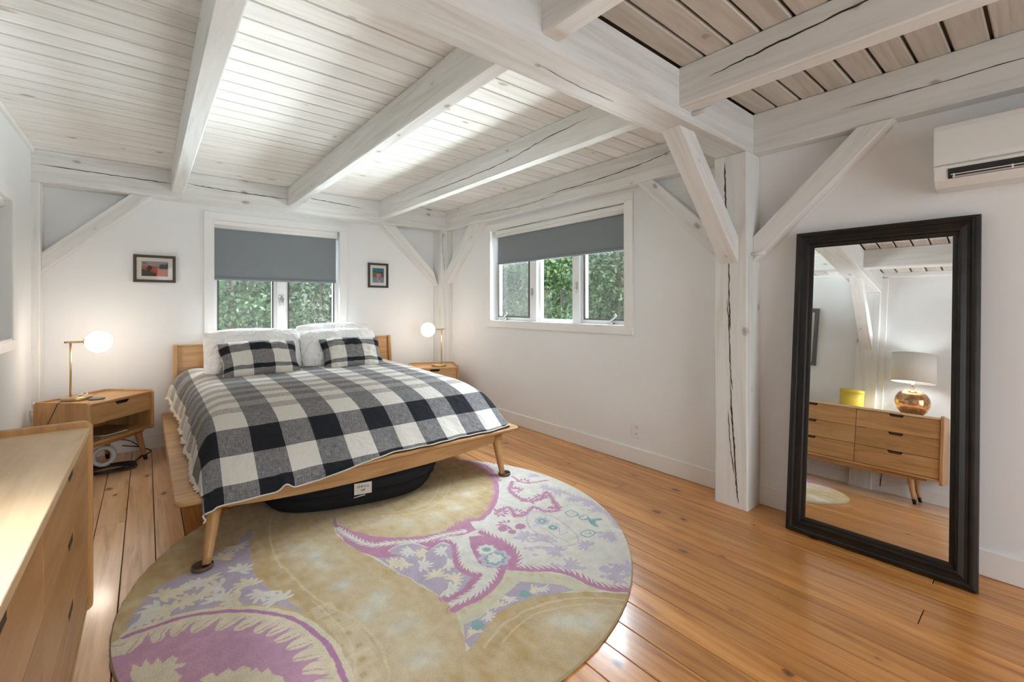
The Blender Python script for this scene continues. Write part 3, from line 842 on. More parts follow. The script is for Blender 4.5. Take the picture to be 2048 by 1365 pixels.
def cover_surf(u, v, fold=1.0):
    eL = np.maximum(XS0-u, 0); eR = np.maximum(u-XS1, 0); eF = np.maximum(YS-v, 0)
    eS = eL+eR
    x = np.clip(u, XS0, XS1); y = np.maximum(v, YS)
    e = np.hypot(eS, eF); e_ = np.where(e < 1e-9, 1, e); w = (eF/e_)**2
    oL, zL = pe(PLe, eL); oR, zR = pe(PRi, eR); oF, zF = pe(PFo, eF)
    oS = np.where(eL > 0, oL, oR); zS = np.where(eL > 0, zL, zR)
    side = np.clip(1-np.abs((x-1.24)/.74)**3, 0, 1)
    z0 = CT+.022*np.clip((y-3.45)/1.5, 0, 1)-.012*np.clip((4.0-y)/.55, 0, 1)-.004*(1-side)
    dS = np.maximum((CT-.004)-zS, 0); dF = np.maximum((CT-.012)-zF, 0)
    dz = -(dS**3.2+dF**3.2)**(1/3.2)
    # folds: side ripples on the hanging left side, soft creases on top
    amp = np.clip((eL-.22)/.22, 0, 1)*np.clip((v-2.75)/.3, 0, 1)
    rip = amp*(.010*np.sin(17*v+2.1*np.sin(5*v))+.0025*np.sin(51*v+1))*fold
    ampF = np.clip((eF-.50)/.3, 0, 1)
    ripF = ampF*(.007*np.sin(13*u+1.0)+.005*np.sin(31*u+2.5*np.sin(4*u)))*fold
    X = x+np.where(eL > 0, -1, 1)*(oS+rip); Y = y-oF-ripF
    # the corner fold at the near left foot flares a little
    cf = np.clip((eL-.15)/.25, 0, 1)*np.clip((eF-.55)/.3, 0, 1)
    X = X+cf*.012*np.sin(u*40); Y = Y-cf*.012
    Z = z0+dz+.0045*vnoise(u*.8, v*.8, 3)*np.clip(1-e/.9, .25, 1)*fold
    X = X+.004*vnoise(u*1.3, v*1.3, 8)*np.clip(e*4, 0, 1); Y = Y+.004*vnoise(u*1.2, v*1.4, 9)*np.clip(eF*4, 0, 1)
    Z = Z+.030*np.exp(-((u-.585)/.028)**2)*np.clip((eF-.80)/.10, 0, 1)
    # tucked up towards the headboard, and the side corner flaring out at the head
    head = np.clip((v-4.55)/.3, 0, 1)
    Z = Z+head*np.clip(eL/.3, 0, 1)*.09
    X = X-head*np.clip((eL-.1)/.3, 0, 1)*.055
    # the cloth rests on the platform where the platform is
    on = (X > .105) & (X < 2.285) & (Y > 2.673)
    Z = np.where(on, np.maximum(Z, .331), Z)
    Y = np.where((~on) & (Z < .335) & (Y <= 2.673), np.minimum(Y, 2.664), Y)
    return X, Y, Z
nu, nv = 210, 230
ug = np.linspace(.018, 2.405, nu+1)
hem_v = np.interp(ug, [.05, .35, .76, 1.06, 1.22, 1.6, 2.16, 2.4], [2.525, 2.535, 2.54, 2.59, 2.605, 2.605, 2.615, 2.66])
tt = np.linspace(0, 1, nv+1)
UU = np.repeat(ug[None, :], nv+1, 0)
VV = hem_v[None, :]+(4.94-hem_v[None, :])*tt[:, None]
CX_, CY_, CZ_ = cover_surf(UU, VV)
verts = np.stack([CX_, CY_, CZ_], -1).reshape(-1, 3)
idx = np.arange((nu+1)*(nv+1)).reshape(nv+1, nu+1)
quads = np.stack([idx[:-1, :-1], idx[:-1, 1:], idx[1:, 1:], idx[1:, :-1]], -1).reshape(-1, 4)
cme = bpy.data.meshes.new('coverlet')
cme.from_pydata(verts.tolist(), [], quads.tolist())
uvl = cme.uv_layers.new(name='cloth')
li = np.zeros(len(cme.loops), dtype=np.int32); cme.loops.foreach_get('vertex_index', li)
uvs = np.stack([UU.reshape(-1)[li], VV.reshape(-1)[li]], -1).reshape(-1).astype(np.float32)
uvl.data.foreach_set('uv', uvs)
for p in cme.polygons: p.use_smooth = True
def plaid_mat(name, ustops, vstops, uper=None):
    """ustops / vstops: constant-interpolation darkness bands [(start, darkness)] in cloth metres"""
    g = NT(name)
    uv = g.n('UVMap'); uv.uv_map = 'cloth'
    sep = g.n('SeparateXYZ'); g.l(uv.outputs[0], sep.inputs[0])
    U, V = sep.outputs[0], sep.outputs[1]
    if uper:
        a, per = uper
        fr = g.math('FRACT', g.math('DIVIDE', g.math('SUBTRACT', U, a), per))
        du = g.math('LESS_THAN', fr, .5)
    else:
        lo, hi = ustops[0][0], ustops[-1][0]+.01
        du = g.ramp(g.math('DIVIDE', g.math('SUBTRACT', U, lo), hi-lo), [((p-lo)/(hi-lo), V4(d)) for p, d in ustops], 'CONSTANT')
    lo, hi = vstops[0][0], vstops[-1][0]+.01
    dv = g.ramp(g.math('DIVIDE', g.math('SUBTRACT', V, lo), hi-lo), [((p-lo)/(hi-lo), V4(d)) for p, d in vstops], 'CONSTANT')
    cmb = g.n('CombineXYZ'); g.l(g.math('MULTIPLY', U, 22), cmb.inputs[0]); g.l(g.math('MULTIPLY', V, 260), cmb.inputs[1])
    n1 = g.noise(cmb.outputs[0], 1.0, 2, .6)
    cmb2 = g.n('CombineXYZ'); g.l(g.math('MULTIPLY', U, 260), cmb2.inputs[0]); g.l(g.math('MULTIPLY', V, 22), cmb2.inputs[1])
    n2 = g.noise(cmb2.outputs[0], 1.0, 2, .6)
    weave = g.math('MULTIPLY', g.math('SUBTRACT', g.math('ADD', n1, n2), 1.0), 1.7)
    if uper: du = g.math('MULTIPLY', du, g.math('MULTIPLY_ADD', g.math('GREATER_THAN', V, 3.22), -.30, 1.0))
    t = g.math('ADD', du, dv)
    half = g.math('MULTIPLY', g.math('MULTIPLY', t, g.math('SUBTRACT', 2.0, t)), .75)
    t = g.math('MULTIPLY', g.math('ADD', t, g.math('MULTIPLY', weave, g.math('ADD', half, .07))), .5)
    col = g.ramp(t, [(0.0, (.66, .625, .57, 1)), (.19, (.40, .365, .335, 1)), (.5, (.185, .183, .187, 1)), (.69, (.105, .097, .094, 1)), (1.0, (.018, .019, .023, 1))])
    wr = g.noise(g.obj(), 7.0, 2.5, .5, 2.0)
    bp = g.n('Bump'); bp.inputs['Strength'].default_value = .6; bp.inputs['Distance'].default_value = .02; g.l(wr, bp.inputs['Height'])
    bp2 = g.n('Bump'); bp2.inputs['Strength'].default_value = .25; bp2.inputs['Distance'].default_value = .0008; g.l(weave, bp2.inputs['Height']); g.l(bp.outputs[0], bp2.inputs['Normal']); g.l(bp2.outputs[0], g.b.inputs['Normal'])
    return g.set(col, .92, 0, .12)
vst = [(2.4, 1), (2.62, 0), (2.81, 1), (3.01, 0), (3.22, .38)]
y = 3.315; on = False
while y < 4.9:
    vst.append((y, .38 if on else .05)); y += .095; on = not on
M['plaid'] = plaid_mat('buffalo_check_cloth', None, vst[:30], (.13, .333))
M['fringe'] = fabric('cream_hem', (.62, .56, .48, 1), (.72, .67, .60, 1), 500)
cme.materials.append(M['plaid'])
cover = tag(obj('coverlet', cme), 'black, grey and cream checked coverlet spread over the bed', 'coverlet')
fx_, fy_, fz_ = cover_surf(ug, hem_v)
obj('hem_piping', tube([(a, b-.002, c-.001) for a, b, c in zip(fx_, fy_, fz_)], .0042, 6), M['fringe'], cover)
# cream ruffled underside showing along the left edge
vv = np.linspace(2.72, 4.93, 520)
rx, ry, rz = cover_surf(np.full_like(vv, .019), vv)
bm = bmesh.new(); rows = []
for i, (a, b, c) in enumerate(zip(rx, ry, rz)):
    wv = .0035*math.sin(i*.62+1.3*math.sin(i*.11))+.003*math.sin(i*.23)
    rows.append((bm.verts.new((a+.006, b, c+.003)), bm.verts.new((a-.008+wv, b, max(c-.003, .3275)+.003)), bm.verts.new((a-.013+wv*1.5, b+.002*math.sin(i*.5), max(c-.014, .3275)))))
for a, b in zip(rows, rows[1:]):
    for q in range(2):
        f = bm.faces.new((a[q], b[q], b[q+1], a[q+1])); f.smooth = True
obj('cream_ruffle', bm, M['fringe'], cover)

# pillows ---------------------------------------------------------------
def pillow(name, label, w, h, th, loc, rot, mat, seed, group=None, uvo=None, pinch=.10, rnd_=.09):
    n = 44
    r = np.linspace(-1, 1, n+1)
    A, B = np.meshgrid(r, r)
    ex = 2.2
    prof = (np.clip(1-np.abs(A)**ex, 0, 1)*np.clip(1-np.abs(B)**ex, 0, 1))**.58
    X = A*w/2*(1-pinch*(1-np.abs(B)**2)*np.abs(A)**3*.6)
    Y = B*h/2*(1-pinch*(1-np.abs(A)**2)*np.abs(B)**3)
    Y = Y+np.clip(B, 0, 1)*(.030*(1-A**2)+.012*vnoise(A*.28, A*0+seed, seed+5))
    X = X*(1-rnd_*B**4); Y = Y*(1-rnd_*A**4)
    X = X+.012*np.abs(A)*vnoise(B*.3, B*0+seed*.3, seed+6)*np.sign(A)
    wr = .016*vnoise(X*3.2, Y*3.2, seed)+.010*vnoise(X*7, Y*9, seed+1)
    edge = np.clip((1-np.maximum(np.abs(A), np.abs(B)))*5, 0, 1)
    vs, fs, uv = [], [], []
    N = (n+1)**2
    ext = 1.0+.03*vnoise(A*3, B*3, seed+2)
    for sgn in (1, -1):
        Z = sgn*(prof*th/2*ext+wr*edge*(1 if sgn > 0 else .5))
        vs.append(np.stack([X, Y, Z], -1).reshape(-1, 3))
    V = np.vstack(vs)
    id_ = np.arange(N).reshape(n+1, n+1)
    q = np.stack([id_[:-1, :-1], id_[:-1, 1:], id_[1:, 1:], id_[1:, :-1]], -1).reshape(-1, 4)
    F = np.vstack([q, (q+N)[:, ::-1]])
    me = bpy.data.meshes.new(name)
    me.from_pydata(V.tolist(), [], F.tolist())
    ul = me.uv_layers.new(name='cloth')
    lv = np.zeros(len(me.loops), dtype=np.int32); me.loops.foreach_get('vertex_index', lv)
    uu = np.concatenate([(A*w/2).reshape(-1)]*2); vv_ = np.concatenate([(B*h/2).reshape(-1)]*2)
    ul.data.foreach_set('uv', np.stack([uu[lv], vv_[lv]], -1).reshape(-1).astype(np.float32))
    bmm = bmesh.new(); bmm.from_mesh(me); bmesh.ops.remove_doubles(bmm, verts=bmm.verts[:], dist=.0006); bmm.to_mesh(me); bmm.free()
    for p in me.polygons: p.use_smooth = True
    me.materials.append(mat)
    o = obj(name, me, loc=loc, rot=rot)
    seam = [(A_*w/2, -h/2*.995, 0) for A_ in np.linspace(-.94, .94, 30)]
    return tag(o, label, 'pillow', group)
M['plaid_pl'] = plaid_mat('buffalo_check_pillow', [(-.40, 0), (-.325, 1), (-.245, 0), (-.09, 1), (.085, 0), (.235, 1), (.33, 0)], [(-.30, 0), (-.125, 1), (-.085, 0), (.055, 1), (.135, .0), (.30, 0)])
def prot(tilt, yaw=0): return (math.radians(90-tilt), 0, math.radians(yaw))
pillow('bed_pillow', 'plump white pillow against the headboard, nearest the near bedside table', .86, .47, .27, (.795, 4.775, .835), prot(22, 2), M['pillowcase'], 21)
pillow('bed_pillow', 'white pillow at the back, its top edge against the window', .80, .46, .19, (1.555, 4.885, .865), prot(14, -1), M['pillowcase'], 25)
pillow('bed_pillow', 'white pillow directly behind the right-hand checked pillow', .80, .42, .20, (1.56, 4.715, .835), prot(24, -2), M['pillowcase'], 29)
pillow('checked_pillow', 'checked pillow leaning on the plump near white pillow', .66, .41, .18, (.80, 4.54, .79), prot(40, 4), M['plaid_pl'], 33, pinch=.16, rnd_=.04)
pillow('checked_pillow', 'checked pillow leaning on two stacked white pillows', .62, .39, .17, (1.625, 4.535, .79), prot(38, -3), M['plaid_pl'], 37, pinch=.16, rnd_=.04)

# black storage bag under the bed ---------------------------------------
bag = thing('storage_bag', 'round black canvas dog bed bag stowed under the bed', 'bag', (1.10, 3.10, 0), math.radians(-14))
def superring(bm, a, b, z, n=56, e=2.7):
    return [bm.verts.new((a*math.copysign(abs(math.cos(t))**(2/e), math.cos(t)), b*math.copysign(abs(math.sin(t))**(2/e), math.sin(t)), z)) for t in (2*PI*q/n for q in range(n))]
def loft(prof, e=2.7):
    bm = bmesh.new()
    rg = [superring(bm, a, b, z, e=e) for a, b, z in prof]
    for p, q in zip(rg, rg[1:]):
        for k in range(len(p)):
            f = bm.faces.new((p[k], p[(k+1) % len(p)], q[(k+1) % len(p)], q[k])); f.smooth = True
    bm.faces.new(rg[0][::-1]); bm.faces.new(rg[-1])
    bmesh.ops.recalc_face_normals(bm, faces=bm.faces[:])
    return bm
obj('lower_shell', loft([(.44, .30, .0135), (.50, .34, .03), (.535, .36, .07), (.55, .37, .115)]), M['bag'], bag)
obj('upper_shell', loft([(.555, .375, .118), (.575, .385, .150), (.57, .38, .185), (.53, .35, .195)]), M['bag'], bag)
obj('zip_seam', loft([(.551, .371, .110), (.562, .381, .115), (.562, .381, .119), (.552, .372, .124)]), M['bag'], bag)
def on_bag(x, z): return -(.383*(1-abs(x/.572)**2.7)**(1/2.7))-.0025
tg = obj('cloth_label', box((-.052, -.0016, -.035), (.052, .0016, .035), .001), M['tag'], bag, loc=(.03, on_bag(.03, .15)-.004, .150), rot=(0, 0, 0))
pull = obj('zip_pull', box((-.035, -.004, -.0035), (.035, .004, .0035), .002), M['steel'], bag, loc=(.01, on_bag(.01, .117)-.004, .105), rot=(0, -.12, 0))
def text(body, size, parent, loc, rot, mat, name='lettering', ext=.0005, sx=1.0):
    c = bpy.data.curves.new(name, 'FONT'); c.body = body; c.size = size; c.align_x = 'CENTER'; c.align_y = 'CENTER'; c.extrude = ext; c.space_character = 1.15
    o = bpy.data.objects.new(name, c); COL.objects.link(o); o.parent = parent; o.location = loc; o.rotation_euler = rot; o.scale = (sx, 1, 1)
    c.materials.append(mat)
    bpy.context.view_layer.update()
    me = bpy.data.meshes.new_from_object(o.evaluated_get(bpy.context.evaluated_depsgraph_get()))
    bpy.data.objects.remove(o)
    o = obj(name, me, mat, parent, loc=loc, rot=rot); o.scale = (sx, 1, 1)
    return o
M['ink'] = plain('black_ink', (.03, .03, .03, 1), .8)
text('ORVIS', .020, tg, (0, -.0022, .012), (PI/2, 0, 0), M['ink'], sx=1.15)
# small running dog mark below the word
bm = bmesh.new()
bm_box(bm, (-.009, -.0022, -.012), (.006, -.0012, -.007)); bm_box(bm, (.005, -.0022, -.010), (.012, -.0012, -.004)); bm_box(bm, (-.009, -.0022, -.018), (-.0065, -.0012, -.011)); bm_box(bm, (.003, -.0022, -.018), (.0055, -.0012, -.011)); bm_box(bm, (-.014, -.0022, -.009), (-.008, -.0012, -.007))
obj('printed_mark', bm, M['ink'], tg)

# caster cups under the front bed legs
def cup(loc, label):
    c = tag(obj('caster_cup', lathe([(.001, .0), (.043, .0), (.046, .004), (.046, .018), (.0445, .020), (.040, .019), (.039, .006), (.001, .004)], 36, cap=False), M['cup'], loc=loc), label, 'caster cup', 'caster cups under the bed legs')
    return c
cup((.208, 2.610, .0125), 'brown caster cup under the near left bed leg')
cup((2.068, 2.612, .0125), 'brown caster cup under the bed leg nearest the wide window')

# ------------------------------------------------------------------ rug
RUG={}
RUG['poly']=[('pale',[(2.024,3.021),(2.039,2.883),(1.988,2.673),(1.928,2.529),(1.822,2.382),(1.678,2.243),(1.535,2.158),(1.467,2.188),(1.324,2.163),(1.176,2.2),(1.056,2.281),(0.966,2.373),(0.9,2.496),(0.863,2.629),(0.874,2.758),(0.821,2.604),(0.812,2.497),(0.829,2.359),(0.872,2.194),(0.907,2.032),(0.943,1.894),(0.972,1.758),(0.99,1.673),(0.989,1.586),(0.972,1.509),(0.953,1.454),(0.905,1.373),(0.928,1.374),(1.026,1.417),(1.109,1.456),(1.21,1.458),(1.31,1.432),(1.407,1.381),(1.507,1.314),(1.592,1.234),(1.643,1.18),(1.765,1.079),(2.834,1.63),(3.079,2.53),(2.495,3.313)]),('lav',[(0.893,2.159),(0.987,2.1),(0.966,2.181),(1.034,2.199),(1.097,2.172),(1.142,2.051),(1.213,2.077),(1.237,2.022),(1.2,1.923),(1.16,1.823),(1.189,1.718),(1.101,1.675),(1.008,1.67),(0.992,1.677),(0.967,1.81),(0.922,1.992)]),('green',[(0.991,1.585),(1.127,1.595),(1.243,1.621),(1.319,1.678),(1.36,1.638),(1.467,1.528),(1.526,1.446),(1.542,1.361),(1.557,1.281),(1.507,1.314),(1.407,1.381),(1.31,1.432),(1.21,1.458),(1.109,1.456),(1.026,1.417),(0.928,1.374),(0.927,1.409)]),('lav',[(0.974,1.489),(1.045,1.479),(1.149,1.508),(1.285,1.548),(1.323,1.555),(1.392,1.485),(1.451,1.424),(1.469,1.359),(1.407,1.381),(1.31,1.432),(1.21,1.458),(1.109,1.456),(1.026,1.417),(0.928,1.374),(0.927,1.409)]),('lav',[(0.468,2.917),(0.362,2.756),(0.3,2.74),(0.259,2.726),(0.178,2.601),(0.107,2.605),(0.042,2.569),(0,2.508),(-0.042,2.402),(-0.065,2.313),(-0.06,2.281),(0.041,2.263),(0.127,2.252),(0.218,2.25),(0.308,2.203),(0.395,2.121),(0.468,2.033),(0.508,1.963),(0.475,2.06),(0.435,2.196),(0.394,2.355),(0.392,2.48),(0.414,2.614),(0.434,2.766)]),('mag',[(0.874,2.758),(0.857,2.634),(0.9,2.496),(0.966,2.373),(1.056,2.281),(1.176,2.2),(1.324,2.163),(1.467,2.188),(1.437,2.075),(1.352,2.069),(1.258,2.111),(1.138,2.071),(1.104,2.185),(1.04,2.211),(0.96,2.185),(0.997,2.091),(0.893,2.159),(0.843,2.299),(0.821,2.418),(0.823,2.563),(0.841,2.668)]),('mag',[(1.367,2.039),(1.426,2.008),(1.452,1.897),(1.452,1.795),(1.427,1.721),(1.363,1.685),(1.319,1.692),(1.276,1.742),(1.26,1.798),(1.287,1.883),(1.326,1.966)])]
RUG['medal']=[(-0.06,2.272),(0,2.269),(0.084,2.267),(0.171,2.241),(0.259,2.19),(0.345,2.124),(0.407,2.052),(0.463,1.975),(0.507,1.851),(0.528,1.752),(0.537,1.66),(0.532,1.572),(0.524,1.51),(0.501,1.443),(0.426,1.296),(0.259,1.238),(-0.104,1.732),(-0.196,2.198)]
RUG['medleaf']=[[(-0.044,2.076),(-0.029,2.053),(-0.015,2.029),(-0,2.071),(0.011,2.024),(0.034,2.051),(0.044,2.008),(0.071,2.032),(0.085,2.001),(0.073,1.976),(0.11,1.961),(0.102,1.941),(0.072,1.944),(0.092,1.891),(0.08,1.876),(0.061,1.835),(-0.037,1.916)],[(0.14,1.844),(0.156,1.846),(0.175,1.851),(0.183,1.819),(0.224,1.833),(0.232,1.801),(0.262,1.813),(0.282,1.785),(0.275,1.769),(0.297,1.78),(0.307,1.739),(0.329,1.746),(0.334,1.706),(0.359,1.671),(0.362,1.644),(0.332,1.58),(0.146,1.733)]]
RUG['band']=[('mag',0.014,0.022,-1,[(2.024,3.021),(2.039,2.883),(1.988,2.673),(1.928,2.529),(1.822,2.382),(1.678,2.243),(1.535,2.158),(1.467,2.188),(1.324,2.163)]),('pale',0.008,0.016,0,[(0.841,2.587),(0.857,2.479),(0.888,2.363),(0.93,2.285),(0.993,2.259),(1.07,2.212),(1.154,2.16),(1.231,2.151),(1.303,2.129),(1.376,2.106)]),('pale',0.01,0.022,0,[(1.227,2.1),(1.284,2.071),(1.276,1.991),(1.232,1.898),(1.202,1.817),(1.217,1.748),(1.241,1.715),(1.19,1.677),(1.105,1.648),(1.03,1.629)]),('mag',0.011,0.014,1,[(1.135,2.066),(1.214,2.093),(1.251,2.045),(1.226,1.965),(1.18,1.879),(1.164,1.806),(1.18,1.738),(1.196,1.718)]),('mag',0.013,0.012,1,[(1.196,1.718),(1.106,1.671),(1.014,1.659),(0.996,1.677)]),('mag',0.014,0.016,-1,[(1.329,1.684),(1.269,1.638),(1.173,1.592),(1.074,1.582),(0.989,1.586)]),('mag',0.011,0.026,1,[(1.334,1.687),(1.367,1.646),(1.429,1.581),(1.503,1.52),(1.538,1.457),(1.551,1.385),(1.56,1.321),(1.588,1.268),(1.663,1.187)]),('mag',0.014,0.022,1,[(1.439,2.035),(1.448,1.972),(1.465,1.887),(1.457,1.775),(1.413,1.702),(1.374,1.675)]),('mag',0.007,0.014,0,[(2.031,2.474),(1.928,2.378),(1.902,2.289),(1.903,2.169),(1.99,2.135),(2.096,2.183),(2.023,2.032),(1.963,1.949),(1.893,1.995),(1.879,2.077),(1.781,2.042),(1.715,2.052),(1.741,2.121),(1.749,2.184),(1.643,2.156)]),('mag',0.004,0.01,0,[(2.095,2.552),(2.082,2.416),(2.141,2.367),(2.24,2.333)]),('mag',0.005,0.018,0,[(2.036,2.972),(2.071,2.856),(2.019,2.682),(1.972,2.555)]),('lavp',0.009,0.022,0,[(2.15,2.239),(2.185,2.081),(2.196,1.914),(2.163,1.726),(2.085,1.579)]),('lavp',0.006,0.01,0,[(1.533,1.559),(1.568,1.494),(1.632,1.441)]),('lavp',0.007,0.014,0,[(1.939,1.622),(1.979,1.57),(1.979,1.534),(1.928,1.503)]),('lavp',0.006,0.012,0,[(1.754,1.376),(1.795,1.328),(1.859,1.304)]),('lavp',0.006,0.012,0,[(1.648,1.339),(1.701,1.288),(1.776,1.26)]),('lavp',0.005,0.014,0,[(1.557,1.863),(1.638,1.833),(1.696,1.767),(1.696,1.695)]),('lavp',0.005,0.01,0,[(1.526,1.75),(1.606,1.693),(1.621,1.591),(1.597,1.644)]),('lavp',0.004,0,0,[(1.765,2.011),(1.818,2.034),(1.868,1.993),(1.883,1.892),(1.867,1.779),(1.831,1.674),(1.785,1.622),(1.717,1.626),(1.663,1.671),(1.674,1.785),(1.687,1.888),(1.721,1.961),(1.765,2.011)]),('lavp',0.003,0,0,[(1.73,1.913),(1.745,1.84),(1.731,1.719),(1.746,1.654)]),('lavp',0.003,0,0,[(1.863,1.952),(1.789,1.864),(1.837,1.824),(1.763,1.73),(1.829,1.732)]),('teal',0.004,0,0,[(1.982,1.899),(2.026,1.896),(2.025,1.84),(1.981,1.832),(1.962,1.858),(1.982,1.899)]),('teal',0.004,0,0,[(2.012,1.828),(2.018,1.801),(2.046,1.805),(2.044,1.769),(2.002,1.761),(1.989,1.786),(2.006,1.812)]),('teal',0.009,0.006,0,[(2.026,1.751),(2.004,1.707),(1.995,1.674),(2.035,1.723),(2.075,1.711)]),('teal',0.004,0,0,[(1.876,1.674),(1.927,1.67),(1.933,1.627),(1.866,1.617),(1.854,1.655),(1.876,1.674)]),('teal',0.003,0,0,[(1.887,1.655),(1.905,1.632),(1.916,1.66)]),('cream2',0.006,0,0,[(0.577,2.983),(0.531,2.778),(0.503,2.54),(0.505,2.373),(0.506,2.415),(0.534,2.227),(0.563,2.055),(0.613,1.892),(0.649,1.792),(0.67,1.679),(0.672,1.582),(0.651,1.488),(0.628,1.424),(0.601,1.358)]),('cream2',0.005,0,0,[(0.553,2.018),(0.579,1.869),(0.591,1.763),(0.589,1.667),(0.569,1.571),(0.545,1.493),(0.522,1.424)]),('cream2',0.004,0,0,[(1.096,2.63),(1.235,2.551),(1.382,2.549),(1.522,2.658),(1.662,2.844)]),('cream2',0.004,0,0,[(1.088,2.57),(1.24,2.489),(1.407,2.492),(1.578,2.612),(1.741,2.844)]),('cream2',0.006,0,0,[(0.966,1.342),(1.048,1.376),(1.114,1.392),(1.255,1.388),(1.372,1.347),(1.474,1.285),(1.606,1.153)]),('cream2',0.004,0,0,[(1.04,1.316),(1.115,1.343),(1.236,1.351),(1.35,1.31),(1.453,1.252),(1.566,1.132)])]
RUG['disc']=[('mag',0.03,(1.655,1.944)),('mag',0.026,(1.559,1.984)),('mag',0.024,(1.581,1.927)),('lavp',0.078,(1.347,1.784)),('teal',0.055,(1.348,1.778)),('pale',0.04,(1.348,1.778)),('lavp',0.05,(1.363,1.872)),('pale',0.042,(1.363,1.872)),('teal',0.022,(1.363,1.872)),('lavp',0.045,(1.793,1.912)),('teal',0.026,(1.793,1.912)),('pale',0.009,(1.793,1.912)),('teal',0.026,(1.789,1.814)),('pale',0.009,(1.789,1.814)),('lavp',0.03,(1.701,1.37)),('lavp',0.014,(1.537,1.725)),('lavp',0.014,(1.522,1.673)),('lavp',0.012,(1.611,1.689)),('teal',0.026,(1.284,1.477)),('teal',0.026,(1.012,1.452))]
RUG['star']=[((1.051,2.11),0.05),((1.095,2.05),0.05),((1.184,2),0.05),((0.982,2.029),0.05),((1.039,1.959),0.05),((1.047,1.842),0.05),((1.143,1.888),0.05),((1.096,1.768),0.05),((1.043,1.717),0.05),((0.931,2.07),0.05),((0.365,2.736),0.058),((0.291,2.653),0.058),((0.342,2.479),0.058),((0.211,2.493),0.058),((0.252,2.395),0.058),((0.102,2.483),0.058),((0.169,2.476),0.058),((0.352,2.326),0.058),((0.397,2.216),0.058),((0.054,2.475),0.058),((0.035,2.39),0.058),((0.124,2.371),0.058),((0.241,2.292),0.058),((0.293,2.237),0.058),((-0.017,2.34),0.058),((0.187,2.389),0.058),((0.437,2.125),0.058),((0.078,2.334),0.058),((1.373,1.457),0.032),((1.327,1.477),0.032),((1.215,1.499),0.032),((1.147,1.488),0.032),((1.075,1.474),0.032),((0.982,1.426),0.032)]
RUG['blot']=[((0.621,2.508),0.085),((0.679,2.273),0.085),((0.683,2.053),0.085),((0.772,1.86),0.085),((0.781,1.643),0.085),((0.763,1.442),0.085),((0.653,2.384),0.085),((0.694,1.795),0.085),((1.342,2.36),0.055),((1.175,2.392),0.055),((1.514,2.379),0.055),((1.664,2.513),0.055),((1.067,2.502),0.055),((1.276,1.268),0.07),((1.427,1.174),0.07),((1.307,1.224),0.07),((1.356,1.183),0.07)]
RUG['stamp']=[(0.57,1.928),(0.592,1.828),(0.602,1.735),(0.612,1.648),(0.598,1.578),(0.575,1.507),(0.549,1.439)]
RUG['orange']=[(1.294,1.611),(1.362,1.601),(1.403,1.561),(1.43,1.526),(1.477,1.467),(1.016,1.554),(1.051,1.556),(1.104,1.562),(1.146,1.562)]

RCX, RCY, RR = 1.103, 2.275, 1.207
NG = 660
g_ = np.linspace(-RR, RR, NG+1)
GX, GY = np.meshgrid(g_, g_)
rad = np.hypot(GX, GY)
cell = 2*RR/NG
keep = rad <= RR+cell*.9
sc_ = np.where(rad > RR-cell*.2, RR/np.maximum(rad, 1e-6), 1.0)
PXw, PYw = GX*sc_, GY*sc_
ids = -np.ones(GX.shape, dtype=np.int64)
ids[keep] = np.arange(keep.sum())
px = PXw[keep]+RCX; py = PYw[keep]+RCY
RC = {'yellow': (.60, .50, .33), 'yellow2': (.50, .355, .17), 'pale': (.70, .68, .61), 'lav': (.47, .41, .49), 'lavp': (.55, .49, .57), 'mag': (.50, .26, .37), 'field': (.56, .33, .44),
      'green': (.62, .595, .45), 'teal': (.27, .43, .43), 'cream2': (.72, .64, .45), 'cream': (.72, .65, .49), 'orange': (.66, .45, .25), 'blue': (.62, .65, .60), 'ring': (.47, .24, .40)}
def fnoise(x, y, f, seed):
    r = np.random.RandomState(seed); o = np.zeros_like(x)
    for k in range(12):
        a = r.uniform(0, 2*PI); ff = f*r.uniform(.5, 1.8); ph = r.uniform(0, 6.28)
        o += np.sin(ff*(x*math.cos(a)+y*math.sin(a))+ph+1.3*np.sin(ff*.45*(y*math.cos(a)-x*math.sin(a))+ph*1.7))
    return o/6
wx = px+.004*fnoise(px, py, 60, 1); wy = py+.004*fnoise(px, py, 60, 2)
def inpoly(P, x=None, y=None):
    x = wx if x is None else x; y = wy if y is None else y
    c = np.zeros(x.shape, bool)
    n = len(P)
    for i in range(n):
        x1_, y1_ = P[i]; x2_, y2_ = P[(i+1) % n]
        if y1_ == y2_: continue
        t = ((y1_ > y) != (y2_ > y)) & (x < (x2_-x1_)*(y-y1_)/(y2_-y1_)+x1_)
        c ^= t
    return c
def polyd(P, closed=False, pad=.25):
    """signed side, distance and arc length to a polyline"""
    P = np.array(smooth2(P, closed))
    best = np.full(wx.shape, 9.0); arc = np.zeros(wx.shape); side = np.ones(wx.shape)
    m = (wx > P[:, 0].min()-pad) & (wx < P[:, 0].max()+pad) & (wy > P[:, 1].min()-pad) & (wy < P[:, 1].max()+pad)
    x, y = wx[m], wy[m]; b = best[m]; a = arc[m]; s = side[m]; L = 0
    for (xa, ya), (xb, yb) in zip(P[:-1], P[1:]):
        dx, dy = xb-xa, yb-ya; l2 = dx*dx+dy*dy
        if l2 < 1e-12: continue
        t = np.clip(((x-xa)*dx+(y-ya)*dy)/l2, 0, 1)
        d = np.hypot(x-xa-t*dx, y-ya-t*dy); cr = dx*(y-ya)-dy*(x-xa)
        u = d < b
        b = np.where(u, d, b); a = np.where(u, L+t*math.sqrt(l2), a); s = np.where(u, np.sign(cr), s)
        L += math.sqrt(l2)
    best[m] = b; arc[m] = a; side[m] = s
    return best, arc, side
def smooth2(P, closed):
    pts = [Vector((p[0], p[1], 0)) for p in P]
    if len(pts) < 3: return [(p.x, p.y) for p in pts]
    return [(p.x, p.y) for p in smooth_path(pts, 4)]
